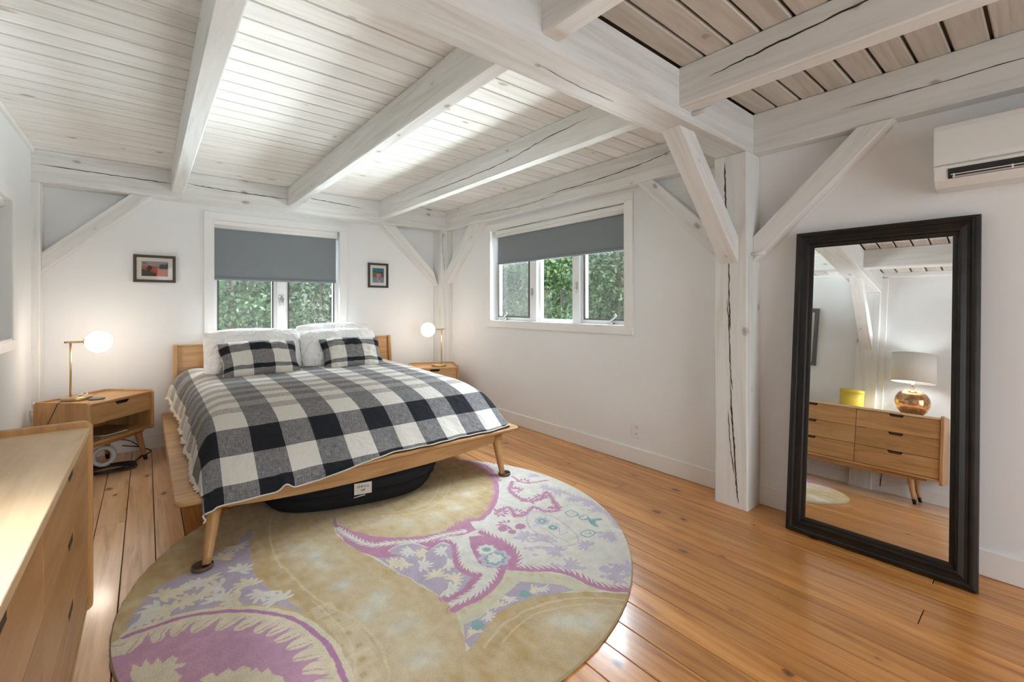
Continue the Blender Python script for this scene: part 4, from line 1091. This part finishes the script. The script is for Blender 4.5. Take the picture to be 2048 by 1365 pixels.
colr = np.zeros((px.size, 3))
def put(mask, c, k=1.0):
    colr[mask] = colr[mask]*(1-k)+np.array(RC[c] if isinstance(c, str) else c)*k
put(np.ones(px.size, bool), 'yellow')
mot = np.clip(.45+.45*fnoise(px*1.0, py*1.0, 6, 5)+.35*fnoise(px, py, 34, 6)+.30*fnoise(px, py*.35, 120, 7), 0, 1)
colr[:] = colr*(1-mot[:, None]*.9)+np.array(RC['yellow2'])*mot[:, None]*.9
def blot(p, r, c, k):
    d = np.hypot(px-p[0], py-p[1]); q = np.exp(-(d/r*1.5)**2)*(k*(.75+.35*fnoise(px, py, 45, 9)))
    q = np.clip(q, 0, 1)[:, None]
    colr[:] = colr*(1-q)+np.array(RC[c])*q
for p, r in RUG['blot']:
    blot(p, r*1.9, 'cream', .6); blot(p, r*.8, 'blue', .75)
for p in RUG['stamp']:
    d = np.maximum(np.abs(px-p[0]), np.abs(py-p[1]))
    put((d < .044) & (d > .012), 'cream', .38); put(d < .010, 'yellow2', .5)
def put_poly(c, P): put(inpoly([tuple(q) for q in smooth2(P+[P[0]], True)] if len(P) > 40 else P), c)
first = True
for c, P in RUG['poly']:
    put(inpoly(P), c)
    if c == 'pale':
        mm = inpoly(P); kk = np.clip(.4*fnoise(px, py, 12, 14), 0, .5)[:, None]*mm[:, None]
        colr[:] = colr*(1-kk)+np.array((.60, .60, .56))*kk
def star(p, r, c, seed):
    rn = np.random.RandomState(seed); a0 = rn.uniform(0, 6.28); nf = 7
    m = (np.abs(wx-p[0]) < r*1.3) & (np.abs(wy-p[1]) < r*1.3)
    x, y = wx[m]-p[0], wy[m]-p[1]; hit = np.hypot(x, y) < r*.20
    for k in range(nf):
        a = a0+(k-nf/2)*.62; ln = r*rn.uniform(.8, 1.1); ca, sa = math.cos(a), math.sin(a)
        u, v = x*ca+y*sa, -x*sa+y*ca; v = v-.18*u*u/r
        hit |= (((u-ln*.52)/(ln*.5))**2+(v/(r*.165))**2) < 1
    mm = np.zeros(px.size, bool); mm[np.where(m)[0][hit]] = True
    put(mm, c)
for i, (p, r) in enumerate(RUG['star']): star(p, r*1.12, 'cream' if i % 2 else 'pale', i)
for i, p in enumerate([(1.957,2.355),(1.903,2.169),(2.011,2.145),(1.983,2.016),(1.742,2.097),(1.666,2.159),(1.611,2.011),(2.191,2.874),(2.090,2.425)]): star(p, .060, 'mag', 200+i); star(p, .036, 'pale', 230+i)
for i, p in enumerate([(2.150,2.239),(2.166,2.125),(2.159,1.996),(2.187,1.896),(1.606,1.841),(1.645,1.755),(1.637,1.626),(1.793,1.564),(1.962,1.566),(1.742,1.343),(1.796,1.313),(1.697,1.285),(2.217,2.450),(2.147,1.785),(1.601,1.517)]): star(p, .058, 'lavp', 300+i)
# cream outline where colour fields meet, the medallion and its scalloped border
MD = RUG['medal']
inm = inpoly(MD)
md, ma, ms_ = polyd(MD[:14], pad=.8)
put((md < .020) & ~inm, 'cream')
put(inm, 'ring')
ph = (ma+.25*md)/.088+.2*np.sin(ma*9); tooth = np.abs((ph % 1)-.5)*2
put(inm & (md > .022), 'cream')
put(inm & (md > .040+.085*(1-tooth**2.4)), 'field')
vein = (np.abs(((ph+.5+.9*(md-.03)/.088*.3) % .5)-.25) < .035*np.clip((md-.03)/.05, 0, 1)) & (md > .036) & (md < .125)
put(inm & vein, 'field')
for P in RUG['medleaf']: put(inpoly(P) & inm, 'cream')
fm = np.clip(.5+.6*fnoise(px, py, 5, 22), 0, 1)[:, None]*(inm & (np.abs(colr[:, 0]-RC['field'][0]) < .002))[:, None]
colr[:] = colr*(1-fm*.55)+np.array((.50, .33, .47))*fm*.55
for c, hw, ta, sd, P in RUG['band']:
    if len(P) > 8 and c == 'mag' and hw == .014 and ta == .022 and sd == -1: sd = -1
    d, a, s = polyd(P)
    if ta > 0:
        saw = (a/.030+d/.035+.12*np.sin(a*60)) % 1.0
        ex_ = 1.35*ta*np.clip(1-saw*1.25, 0, 1)
        lim = np.where((sd == 0) | (s == sd), hw+ex_, hw)
    else: lim = hw
    put(d < lim, c, .5 if c == 'cream2' else 1.0)
for c, r, p in RUG['disc']:
    d = np.hypot(wx-p[0], wy-p[1]); an = np.arctan2(wy-p[1], wx-p[0])
    put(d < r*(1+.10*np.sin(an*8)), c)
for p in RUG['orange']: put(np.hypot(wx-p[0], wy-p[1]) < .011, 'orange', .6)
kk_ = ids[:-1, :-1], ids[:-1, 1:], ids[1:, 1:], ids[1:, :-1]
qd = np.stack(kk_, -1).reshape(-1, 4); qd = qd[(qd >= 0).all(1)]
hz = .0125+.0012*fnoise(px, py, 9, 31)*np.clip((RR-np.hypot(px-RCX, py-RCY))*8, 0, 1)
rme = bpy.data.meshes.new('round_rug')
nvt = px.size
vco = np.stack([px-RCX, py-RCY, np.minimum(hz, .0132)], -1).astype(np.float32)
rme.vertices.add(nvt); rme.vertices.foreach_set('co', vco.reshape(-1))
nq = len(qd)
rme.loops.add(nq*4); rme.loops.foreach_set('vertex_index', qd.reshape(-1).astype(np.int32))
rme.polygons.add(nq); rme.polygons.foreach_set('loop_start', (np.arange(nq)*4).astype(np.int32)); rme.polygons.foreach_set('loop_total', np.full(nq, 4, np.int32))
rme.update(); rme.validate()
ca_ = rme.color_attributes.new('Col', 'FLOAT_COLOR', 'POINT')
ca_.data.foreach_set('color', np.c_[np.clip(colr, 0, 1), np.ones(nvt)].astype(np.float32).reshape(-1))
rme.materials.append(M['rug'])
rug = tag(obj('round_rug', rme, loc=(RCX, RCY, 0)), 'large round wool rug with paisley in yellow, mauve and cream', 'rug')
bm = bmesh.new(); n = 260; prev = None; rb = random.Random(5); rings = []
for k in range(n):
    a = 2*PI*k/n; j = rb.uniform(-.0025, .003)
    rings.append([bm.verts.new(((RR+o)*math.cos(a), (RR+o)*math.sin(a), z)) for o, z in ((-.004, .0122), (.002+j, .0105), (.005+j, .005), (.002, .0005))])
for k in range(n):
    p, q = rings[k], rings[(k+1) % n]
    for i in range(3):
        f = bm.faces.new((p[i], p[i+1], q[i+1], q[i])); f.smooth = True
obj('rug_binding', bm, M['rugedge'], rug)

# ------------------------------------------------------------------ case furniture in one style
def notch_front(x0, x1, z0, z1, xc, w=.122, d=.025):
    """drawer front outline with the cut-out finger pull at its top edge"""
    return [(x0, z0), (x1, z0), (x1, z1), (xc+w/2, z1), (xc+w/2-.016, z1-d), (xc-w/2+.016, z1-d), (xc-w/2, z1), (x0, z1)]
def drawer(parent, x0, x1, z0, z1, yf, depth, mat, pull=.0101):
    xc = (x0+x1)/2
    dr = obj('drawer', prism(notch_front(x0, x1, z0, z1, xc), 'y', yf, yf+.010, .0006), mat, parent)
    obj('drawer_box', box((x0+.012, yf+.034, z0+.006), (x1-.012, yf+depth, z1-.002)), M['dark'], dr)
    obj('pull_shade_block', box((xc-.060 if pull > .01 else xc-.043, yf+pull, z1-.044 if pull > .01 else z1-.0249), (xc+.060 if pull > .01 else xc+.043, yf+.0335, z1-.0265 if pull > .01 else z1-.0003)), M['pull'], dr)
    return dr
def tleg(parent, top, foot, rt=.028, rf=.013):
    t, f = Vector(top), Vector(foot)
    k = .84
    lg = obj('leg', tube([t+(f-t)*q*k/5 for q in range(6)], [rt+(rf-rt)*(q*k/5) for q in range(6)], 18), M['fz'], parent)
    a = t+(f-t)*(k-.004)
    obj('leg_tip', tube([a, f], [rt+(rf-rt)*k+.0008, rf], 18), M['tip'], lg)
def side_panel(parent, x0, x1, y0, y1, z0, z1, mat):
    obj('side_panel', prism([(y0+.012, z0), (y1-.012, z0), (y1, z0+.012), (y1, z1-.018), (y1-.018, z1), (y0+.018, z1), (y0, z1-.018), (y0, z0+.012)], 'x', x0, x1, .003), mat, parent)
def nightstand(name, label, loc, rz):
    n = thing(name, label, 'bedside table', loc, rz, 'matching bedside tables')
    w, d = .275, .215
    side_panel(n, -w, -w+.024, -d, d, .255, .580, M['fz']); side_panel(n, w-.024, w, -d, d, .255, .580, M['fz'])
    obj('top', box((-w+.0245, -d+.010, .548), (w-.0245, d-.004, .567), .002), M['fx'], n)
    obj('back_lip', box((-w+.0245, d-.020, .5672), (w-.0245, d-.002, .580), .003), M['fx'], n)
    obj('shelf', box((-w+.0245, -d+.008, .262), (w-.0245, d-.004, .282), .002), M['fx'], n)
    obj('back_panel', box((-w+.0245, d-.016, .2825), (w-.0245, d-.006, .5475)), M['fx'], n)
    drawer(n, -w+.026, w-.026, .413, .5465, -d+.012, .36, M['fx'])
    obj('apron', prism(bowed(-w+.05, w-.05, .262, .240, .226, 10), 'y', -d+.045, -d+.063, .002), M['fx'], n)
    for sx in (-1, 1):
        for sy in (-1, 1):
            tleg(n, (sx*(w-.075), sy*(d-.085), .262), (sx*(w-.035), sy*(d-.045), .001))
    return n
NSL = (-.292, 4.757); NSR = (2.640, 4.700)
ns1 = nightstand('bedside_table', 'maple bedside table set cornerwise with cords beneath it', (NSL[0], NSL[1], 0), math.radians(47))
ns2 = nightstand('bedside_table', 'far bedside table by the corner post, mostly hidden by the bed', (NSR[0], NSR[1], 0), math.radians(-23.5))

# long dresser at the left wall (local x runs towards the back wall, front faces into the room)
DL, DD = 1.535, .475
dr_ = thing('dresser', 'long low maple dresser with two columns of drawers at the left edge', 'dresser', (-.145-DD/2-.002, .600+DL/2, 0), PI/2+math.radians(-.25))
w, d = DL/2, DD/2
side_panel(dr_, -w, -w+.026, -d, d, .232, .884, M['fz']); side_panel(dr_, w-.026, w, -d, d, .232, .884, M['fz'])
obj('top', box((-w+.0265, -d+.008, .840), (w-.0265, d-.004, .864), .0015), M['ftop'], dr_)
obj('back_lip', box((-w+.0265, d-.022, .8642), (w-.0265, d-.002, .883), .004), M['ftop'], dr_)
obj('back_panel', box((-w+.0265, d-.016, .29), (w-.0265, d-.006, .8395)), M['fx'], dr_)
obj('bottom_board', box((-w+.0265, -d+.010, .262), (w-.0265, d-.006, .284), .0015), M['fx'], dr_)
dv = -.085
obj('divider', box((dv-.008, -d+.035, .2845), (dv+.008, d-.02, .8395)), M['dark'], dr_)
zs = [.287, .4705, .654, .8375]
for a, b in ((-w+.0285, dv-.0025), (dv+.0025, w-.0285)):
    for q in range(3):
        drawer(dr_, a, b, zs[q]+.0018, zs[q+1]-.0018, -d+.012, .42, M['fx'], .0015)
obj('apron', prism(bowed(-w+.12, w-.12, .262, .240, .215, 12), 'y', -d+.07, -d+.09, .002), M['fx'], dr_)
for sx in (-1, 1):
    for sy in (-1, 1):
        tleg(dr_, (sx*(w-.245), sy*(d-.10), .262), (sx*(w-.195), sy*(d-.055), .001), .03, .0135)

# ------------------------------------------------------------------ lamps
def stem_lamp(name, label, base, direction, zt, gmat):
    """base: stem foot (x, y, z); the globe hangs off the top of the stem along direction"""
    bx, by, bz = base
    L = thing(name, label, 'lamp', base, 0, 'opal globe bedside lamps')
    dx, dy = direction
    obj('base', lathe([(.001, .0), (.086, .0), (.089, .003), (.089, .020), (.086, .024), (.001, .025)], 48, (dx*.035, dy*.035, 0)), M['brass'], L)
    H_ = zt-bz
    obj('stem', tube([(0, 0, .02), (0, 0, H_)], .0065, 14), M['brass'], L)
    obj('arm', tube([(-dx*.035, -dy*.035, H_), (dx*.10, dy*.10, H_)], .0075, 14), M['brass'], L)
    gx, gy = dx*.165, dy*.165
    obj('globe_shade', lathe([(.0005, -.081)]+[(.081*math.sin(PI*q/20), -.081*math.cos(PI*q/20)) for q in range(1, 20)]+[(.0005, .081)], 40, (gx, gy, H_-.003)), gmat, L, smooth=True)
    obj('socket_cap', tube([(dx*.078, dy*.078, H_), (dx*.092, dy*.092, H_)], .02, 18), M['brass'], L)
    return L
stem_lamp('table_lamp', 'brass stem lamp with lit opal globe on the near bedside table', (-.444, 4.735, .568), (.97, -.243), 1.006, M['globe'])
stem_lamp('table_lamp', 'brass stem lamp with lit opal globe in the far corner', (2.700, 4.600, .568), (-.98, .20), 1.000, M['globe_r'])
# things on the near bedside table
tag(obj('charging_puck', lathe([(.001, 0), (.046, 0), (.049, .003), (.049, .008), (.046, .011), (.001, .0115)], 40), M['grey'], loc=(-.293, 4.645, .5675)), 'dark grey round charging puck on the near bedside table', 'charger')
bm = tube(smooth_path([(-.39, 4.735, .5955), (-.375, 4.75, .612), (-.36, 4.735, .618), (-.352, 4.72, .604), (-.365, 4.712, .597)], 6), .0035, 8)
pl = obj('white_cable', bm, M['white']); tag(pl, 'short white cable curled on the near lamp base', 'cable')
obj('cable_plug', box((-.402, 4.726, .5935), (-.380, 4.742, .6025), .002), M['white'], pl)
cd = tag(obj('lamp_cord', tube(smooth_path([(-.475, 4.640, .572), (-.425, 4.598, .572), (-.44, 4.578, .573), (-.462, 4.571, .580), (-.476, 4.559, .5865), (-.4935, 4.543, .572), (-.510, 4.566, .53), (-.537, 4.597, .46), (-.588, 4.645, .32), (-.610, 4.665, .14), (-.613, 4.668, .02)], 8), .0028, 8), M['bronze']), 'thin dark lamp cord looping down the near bedside table side', 'cord')
sh = obj('phone_cable', tube(smooth_path([(-.32, 4.66, .2845), (-.25, 4.63, .2845), (-.19, 4.66, .2855), (-.15, 4.70, .2865), (-.12, 4.72, .2865)], 6), .003, 8), M['white']); tag(sh, 'white phone cable lying inside the near bedside table shelf', 'cable')
# cords on the floor under the near bedside table
rc = random.Random(3)
def coil(cx, cy, r, n, z, seed):
    q = random.Random(seed); out = []
    for i in range(n*10):
        a = 2*PI*i/10; rr = r*(1+.12*math.sin(a*1.7+seed)+q.uniform(-.04, .04))
        out.append((cx+rr*1.25*math.cos(a), cy+rr*.8*math.sin(a), z+.004+.0045*(i//10)+q.uniform(0, .002)))
    return out
tag(obj('power_cable', tube(smooth_path(coil(-.235, 4.70, .125, 4, .0, 1)+[(-.02, 4.90, .012), (.03, 4.95, .03), (-.05, 5.03, .06), (-.16, 5.08, .08)], 3), .0045, 7), M['black']), 'tangled black power cord on the floor under the near bedside table', 'cord')
tag(obj('power_cable', tube(smooth_path(coil(-.20, 4.64, .105, 3, .006, 4)+[(-.06, 4.78, .02), (-.02, 4.86, .06), (-.10, 4.98, .13), (-.2, 5.05, .15)], 3), .004, 7), M['black']), 'thin black cord arching from the tangle up behind the bedside table', 'cord')
rl = tag(obj('cable_reel', bm_lathe(bmesh.new(), [(.052, -.012), (.068, -.016), (.080, -.012), (.080, .012), (.068, .016), (.052, .012), (.052, -.012)], 36, cap=False), M['white'], loc=(-.262, 4.80, .083), rot=(math.radians(78), 0, math.radians(25))), 'white ring-shaped cable reel under the near bedside table', 'cable reel')
# plug on the left wall behind the dresser's far end
pg = thing('wall_plug', 'white plug in the left wall above the dresser end', 'plug', (XL, 4.90, .47), PI/2)
obj('plug_body', box((-.022, -.045, -.03), (.022, 0, .03), .006), M['white'], pg); obj('plug_neck', tube([(0, -.03, .03), (0, -.028, .05), (0, -.018, .085)], [.010, .008, .003], 10), M['white'], pg)

# copper lamp and yellow box on the dresser (seen in the mirror)
cl = thing('dresser_lamp', 'copper ball lamp with white linen drum shade, seen in the mirror', 'lamp', (-.43, .870, .8645))
obj('base', lathe([(.001, 0), (.075, 0), (.085, .006), (.118, .045), (.140, .095), (.146, .135), (.138, .180), (.115, .222), (.075, .250), (.034, .262), (.001, .263)], 56), M['copper'], cl)
obj('neck', lathe([(.016, .262), (.016, .36), (.001, .361)], 18), M['steel'], cl)
bm = bmesh.new()
bm_lathe(bm, [(.180, .340), (.177, .640)], 64, cap=False)
bmesh.ops.solidify(bm, geom=bm.faces[:], thickness=.002)
obj('shade', bm, M['linen'], cl, smooth=True)
for z in (.341, .639): obj('shade_rim', lathe([(.1795, z-.003), (.1815, z-.003), (.1815, z+.003), (.1795, z+.003), (.1795, z-.003)], 64, cap=False), M['linen'], cl, smooth=True)
bm = bmesh.new()
for q in range(3): bm_tube(bm, [(0, 0, .60), (.177*math.cos(q*2.094), .177*math.sin(q*2.094), .632)], .002, 6)
bm_tube(bm, [(0.03, 0, .36), (.032, 0, .48), (0, 0, .60)], .002, 6); bm_tube(bm, [(0, 0, .595), (0, 0, .648)], .003, 8)
obj('harp', bm, M['steel'], cl)
obj('finial', lathe([(.001, .640), (.010, .642), (.008, .650), (.010, .658), (.001, .664)], 14), M['steel'], cl)
obj('bulb', lathe([(.001, .40), (.012, .405), (.013, .43), (.026, .455), (.030, .48), (.022, .506), (.001, .516)], 20), M['bulb'], cl, smooth=True)
yb_ = thing('yellow_box', 'yellow round fabric box on the dresser, seen in the mirror', 'box', (-.43, 1.385, .8645))
obj('body', lathe([(.001, 0), (.108, 0), (.110, .003), (.110, .150), (.001, .1505)], 44), M['yellow'], yb_)
obj('lid', lathe([(.001, .150), (.1125, .150), (.113, .154), (.113, .186), (.111, .189), (.001, .190)], 44), M['yellow'], yb_)
tag(obj('power_cable', tube(smooth_path([(XL+.012, 1.12, .80), (XL+.014, 1.125, .5), (XL+.012, 1.13, .25), (XL+.02, 1.135, .05)], 6), .004, 7), M['black']), 'black cord hanging on the wall under the dresser, seen in the mirror', 'cord')
tag(obj('floor_cable', tube(smooth_path([(XL+.02, 1.00, .012), (XL+.022, 1.2, .03), (XL+.03, 1.00, .10), (XL+.03, .90, .16), (XL+.03, .80, .24)], 6), .003, 7), M['white']), 'white cable along the baseboard under the dresser, seen in the mirror', 'cable')

# ------------------------------------------------------------------ leaning mirror
X0, TH, PHI = 2.831, .111, -.012
nrm = Vector((-math.cos(TH)*math.cos(PHI), math.cos(TH)*math.sin(PHI), math.sin(TH)))
lx = Vector((0, 0, 1)).cross(nrm).normalized()      # along the floor
ly = nrm.cross(lx).normalized()                     # up the slope
o0 = Vector((X0, .596, .004))
mm_ = Matrix(((lx.x, ly.x, nrm.x, o0.x), (lx.y, ly.y, nrm.y, o0.y), (lx.z, ly.z, nrm.z, o0.z), (0, 0, 0, 1)))
mr = thing('floor_mirror', 'tall mirror in a black moulded frame leaning on the wall', 'mirror', mw=mm_)
MWd, MHt = .763, 1.712
prof = [(0, -.026), (0, .004), (.003, .011), (.010, .014), (.014, .018), (.022, .020), (.029, .017), (.033, .012), (.045, .013), (.056, .018), (.063, .021), (.070, .020), (.074, .014), (.076, .008), (.085, .007), (.094, .003), (.096, -.004)]
def rect_ring(u):
    return [(-MWd/2+u, u), (MWd/2-u, u), (MWd/2-u, MHt-u), (-MWd/2+u, MHt-u)]
for side, nm in enumerate(('frame_rail', 'frame_stile', 'frame_rail', 'frame_stile')):
    bm = bmesh.new(); rows = []
    for u, h in prof+[(.096, -.026)]:
        r4 = rect_ring(u); a, b = r4[side], r4[(side+1) % 4]
        rows.append((bm.verts.new((a[0], a[1], h)), bm.verts.new((b[0], b[1], h))))
    rows.append(rows[0])
    for p, q in zip(rows, rows[1:]):
        f = bm.faces.new((p[0], p[1], q[1], q[0]))
    bm.faces.new([r[0] for r in rows[:-1]]); bm.faces.new([r[1] for r in rows[:-1]][::-1])
    bmesh.ops.recalc_face_normals(bm, faces=bm.faces[:])
    obj(nm, bm, M['ebony'], mr)
bm = bmesh.new(); r4 = rect_ring(.092)
vs = [bm.verts.new((a, b, 0)) for a, b in r4]; bm.faces.new(vs)
vs2 = [bm.verts.new((a, b, -.004)) for a, b in r4]; bm.faces.new(vs2[::-1])
for i in range(4): bm.faces.new((vs[i], vs2[i], vs2[(i+1) % 4], vs[(i+1) % 4]))
obj('mirror_glass', bm, M['mirror'], mr)
bm = bmesh.new(); bm_box(bm, (-MWd/2+.05, .05, -.024), (MWd/2-.05, MHt-.05, -.006))
obj('backing_board', bm, M['black'], mr)

# ------------------------------------------------------------------ wall unit (air conditioner), outlet, pictures
ac = thing('air_conditioner', 'white wall mounted air conditioner at the upper right', 'air conditioner', (XR, .365, 1.98), 0)
y0, y1 = -.86, 0
def acp(pts): return [(a, b) for a, b in pts]
bodyp = [(.0, .147), (-.165, .147), (-.178, .135), (-.178, -.055), (-.170, -.115), (-.13, -.147), (0, -.149)]
def ac_prism(poly, a, b, bev=.0):
    bm = bmesh.new()
    va = [bm.verts.new((x, a, z)) for x, z in poly]; vb = [bm.verts.new((x, b, z)) for x, z in poly]
    fs = [bm.faces.new(va), bm.faces.new(vb[::-1])]
    n = len(poly)
    for i in range(n): fs.append(bm.faces.new((va[i], vb[i], vb[(i+1) % n], va[(i+1) % n])))
    bmesh.ops.recalc_face_normals(bm, faces=fs)
    if bev: bmesh.ops.bevel(bm, geom=bm.edges[:], offset=bev, segments=2, affect='EDGES', profile=.5)
    return bm
obj('body', ac_prism(bodyp, y0, y1, .006), M['white'], ac)
obj('front_panel', ac_prism([(-.176, .144), (-.192, .136), (-.197, .11), (-.197, -.028), (-.192, -.046), (-.176, -.05)], y0+.003, y1-.003, .004), M['white'], ac)
obj('lower_panel', ac_prism([(-.176, -.053), (-.194, -.055), (-.180, -.118), (-.140, -.149), (-.09, -.147)], y0+.003, y1-.003, .003), M['white'], ac)
sl0, sl1 = Vector((-.1915, 0, -.066)), Vector((-.1800, 0, -.118))
t_ = (sl1-sl0).normalized(); nn = Vector((t_.z, 0, -t_.x)); nn = nn if nn.x < 0 else -nn
def slot(a, b, n0, n1):
    p = [sl0+t_*a+nn*n0, sl0+t_*b+nn*n0, sl0+t_*b+nn*n1, sl0+t_*a+nn*n1]
    return [(q.x, q.z) for q in p]
obj('outlet_slot', ac_prism(slot(.004, .050, -.01, .0035), y0+.06, y1-.052), M['black'], ac)
obj('louver', ac_prism(slot(.030, .034, .002, .014), y0+.065, y1-.062, .001), M['white'], ac)
obj('louver', ac_prism(slot(.040, .0485, .003, .006), y0+.065, y1-.066, .001), M['greyframe'] if False else M['steel'], ac)
for q in range(5): obj('louver_clip', ac_prism(slot(.028, .046, .003, .009), y1-.075-.18*q, y1-.069-.18*q), M['white'], ac)

ot = thing('wall_outlet', 'white double socket outlet on the wall below the wide window', 'outlet', (XR, 2.144, .269), -PI/2)
obj('cover_plate', box((-.041, -.006, -.064), (.041, .001, .064), .003, 2), M['white'], ot)
for sz in (-1, 1):
    so = obj('socket', box((-.017, -.0085, sz*.026-.016), (.017, -.0055, sz*.026+.016), .004), M['white'], ot)
    for sx in (-.007, .007): obj('slot', box((sx-.0012, -.0092, sz*.026-.002), (sx+.0012, -.0083, sz*.026+.007)), M['black'], so)
    obj('slot', tube([(0, -.0083, sz*.026-.009), (0, -.0092, sz*.026-.009)], .0028, 10), M['black'], so)
obj('screw', tube([(0, -.0055, 0), (0, -.0068, 0)], .003, 10), M['steel'], ot)

def picture(name, label, axis, x0, x1, z0, z1, fw, mw_, frame_mat, painter, depth=.022, nx=60, nz=40):
    p = thing(name, label, 'picture', mw=frame_at(axis) @ Matrix.Translation(((x0+x1)/2, 0, (z0+z1)/2)))
    a, b = (x1-x0)/2, (z1-z0)/2
    prof_ = [(0, 0), (0, depth), (fw*.8, depth), (fw, depth*.75), (fw, 0)]
    for side in range(4):
        bm = bmesh.new(); rows = []
        for u, h in prof_:
            r4 = [(-a+u, -b+u), (a-u, -b+u), (a-u, b-u), (-a+u, b-u)]
            c, d = r4[side], r4[(side+1) % 4]
            rows.append((bm.verts.new((c[0], -h, c[1])), bm.verts.new((d[0], -h, d[1]))))
        for q, r in zip(rows, rows[1:]+rows[:1]): bm.faces.new((q[0], q[1], r[1], r[0]))
        bm.faces.new([r[0] for r in rows]); bm.faces.new([r[1] for r in rows][::-1])
        bmesh.ops.recalc_face_normals(bm, faces=bm.faces[:])
        obj('frame_piece', bm, frame_mat, p)
    obj('mat_board', box((-a+fw-.002, -depth*.45, -b+fw-.002), (a-fw+.002, -.002, b-fw+.002)), M['mat'], p)
    c, d = a-fw-mw_[0], b-fw-mw_[1]
    xs = np.linspace(-c, c, nx+1); zs_ = np.linspace(-d, d, nz+1)
    XX, ZZ = np.meshgrid(xs, zs_)
    yy = -depth*.45-.0012
    me = bpy.data.meshes.new('print')
    id_ = np.arange((nx+1)*(nz+1)).reshape(nz+1, nx+1)
    me.from_pydata(np.stack([XX, np.full_like(XX, yy), ZZ], -1).reshape(-1, 3).tolist(), [], np.stack([id_[:-1, :-1], id_[:-1, 1:], id_[1:, 1:], id_[1:, :-1]], -1).reshape(-1, 4).tolist())
    cc = painter((XX/c).reshape(-1), (ZZ/d).reshape(-1))
    at = me.color_attributes.new('Col', 'FLOAT_COLOR', 'POINT'); at.data.foreach_set('color', np.c_[cc, np.ones(len(cc))].astype(np.float32).reshape(-1))
    me.materials.append(M['print'])
    obj('print', me, None, p)
    obj('glazing', box((-a+fw, -depth*.62, -b+fw), (a-fw, -depth*.56, b-fw)), M['glass'], p)
    return p
def L3(r, g, b): return np.array((lin(r/255), lin(g/255), lin(b/255)))
def paint_field(x, y):
    n = fnoise(x, y, 9, 50); c = np.zeros((len(x), 3))
    c[:] = L3(150, 142, 150)
    c[y < .55+.1*n] = L3(165, 125, 115); c[y < .30+.1*n] = L3(120, 110, 95)
    c[y < .08+.12*n] = L3(190, 92, 66); c[(y < -.1+.2*n) & (x > -.2)] = L3(178, 84, 62); c[(np.sin(9*y+5*x+2*n) > .7) & (y < 0)] = L3(150, 70, 60)
    c[(y < -.55-.5*x+.15*n) & (x < .1)] = L3(70, 72, 62)
    c[(x > .35) & (y > -.05) & (y < .75-.3*(1-x)+.1*n)] = L3(78, 74, 80)
    c[np.hypot((x+.42)/.20, (y-.08)/.34) < 1+.1*n] = L3(62, 55, 66)
    c[np.hypot((x+.42)/.05, (y+.25)/.14) < 1] = L3(60, 45, 45)
    c[(np.hypot((x+.85)/.06, (y-.75)/.08) < 1) | (np.hypot((x+.7)/.06, (y-.74)/.08) < 1)] = L3(45, 45, 50)
    return c
def paint_house(x, y):
    n = fnoise(x, y, 8, 60); c = np.zeros((len(x), 3))
    c[:] = L3(52, 110, 140); c[np.sin(11*y+2*n) > .4] = L3(66, 124, 150)
    c[y < .50+.1*n-.12*x] = L3(52, 78, 66); c[y < .36+.08*n-.15*x] = L3(104, 112, 78)
    c[y < .05+.08*n] = L3(112, 92, 96); c[(y < .3) & (x > .35)] = L3(110, 90, 98)
    c[y < -.22+.05*n] = L3(104, 128, 158); c[(np.sin(15*x+6*y) > .4) & (y < -.25)] = L3(132, 150, 176)
    c[(np.abs(x-.1) < .42-.45*np.maximum(y-.02, 0)) & (y > -.2) & (y < .24)] = L3(206, 132, 120)
    c[(np.abs(x-.28) < .07) & (y > -.25) & (y < 0)] = L3(84, 60, 58)
    c[np.hypot((x-.15)/.34, (y+.58)/.36) < 1+.2*n] = L3(190, 166, 150); c[np.hypot((x-.2)/.16, (y+.5)/.3) < .8+.3*n] = L3(120, 84, 84)
    return c
def paint_grey(x, y): return np.zeros((len(x), 3))+L3(120, 130, 124)+.03*fnoise(x, y, 6, 70)[:, None]
picture('framed_picture', 'brown framed landscape print with red field left of the window', 'back', -.088, .210, 1.492, 1.735, .022, (.034, .033), M['walnut'], paint_field)
picture('framed_picture', 'small dark framed print of a pink house by blue water', 'back', 2.022, 2.270, 1.495, 1.787, .024, (.030, .036), M['blackwood'], paint_house, nx=40, nz=52)
picture('framed_picture', 'grey green framed picture on the left wall, seen in the mirror', 'left', 1.82, 2.55, 1.315, 2.045, .045, (.05, .05), M['greyframe'], paint_grey, depth=.035, nx=12, nz=12)
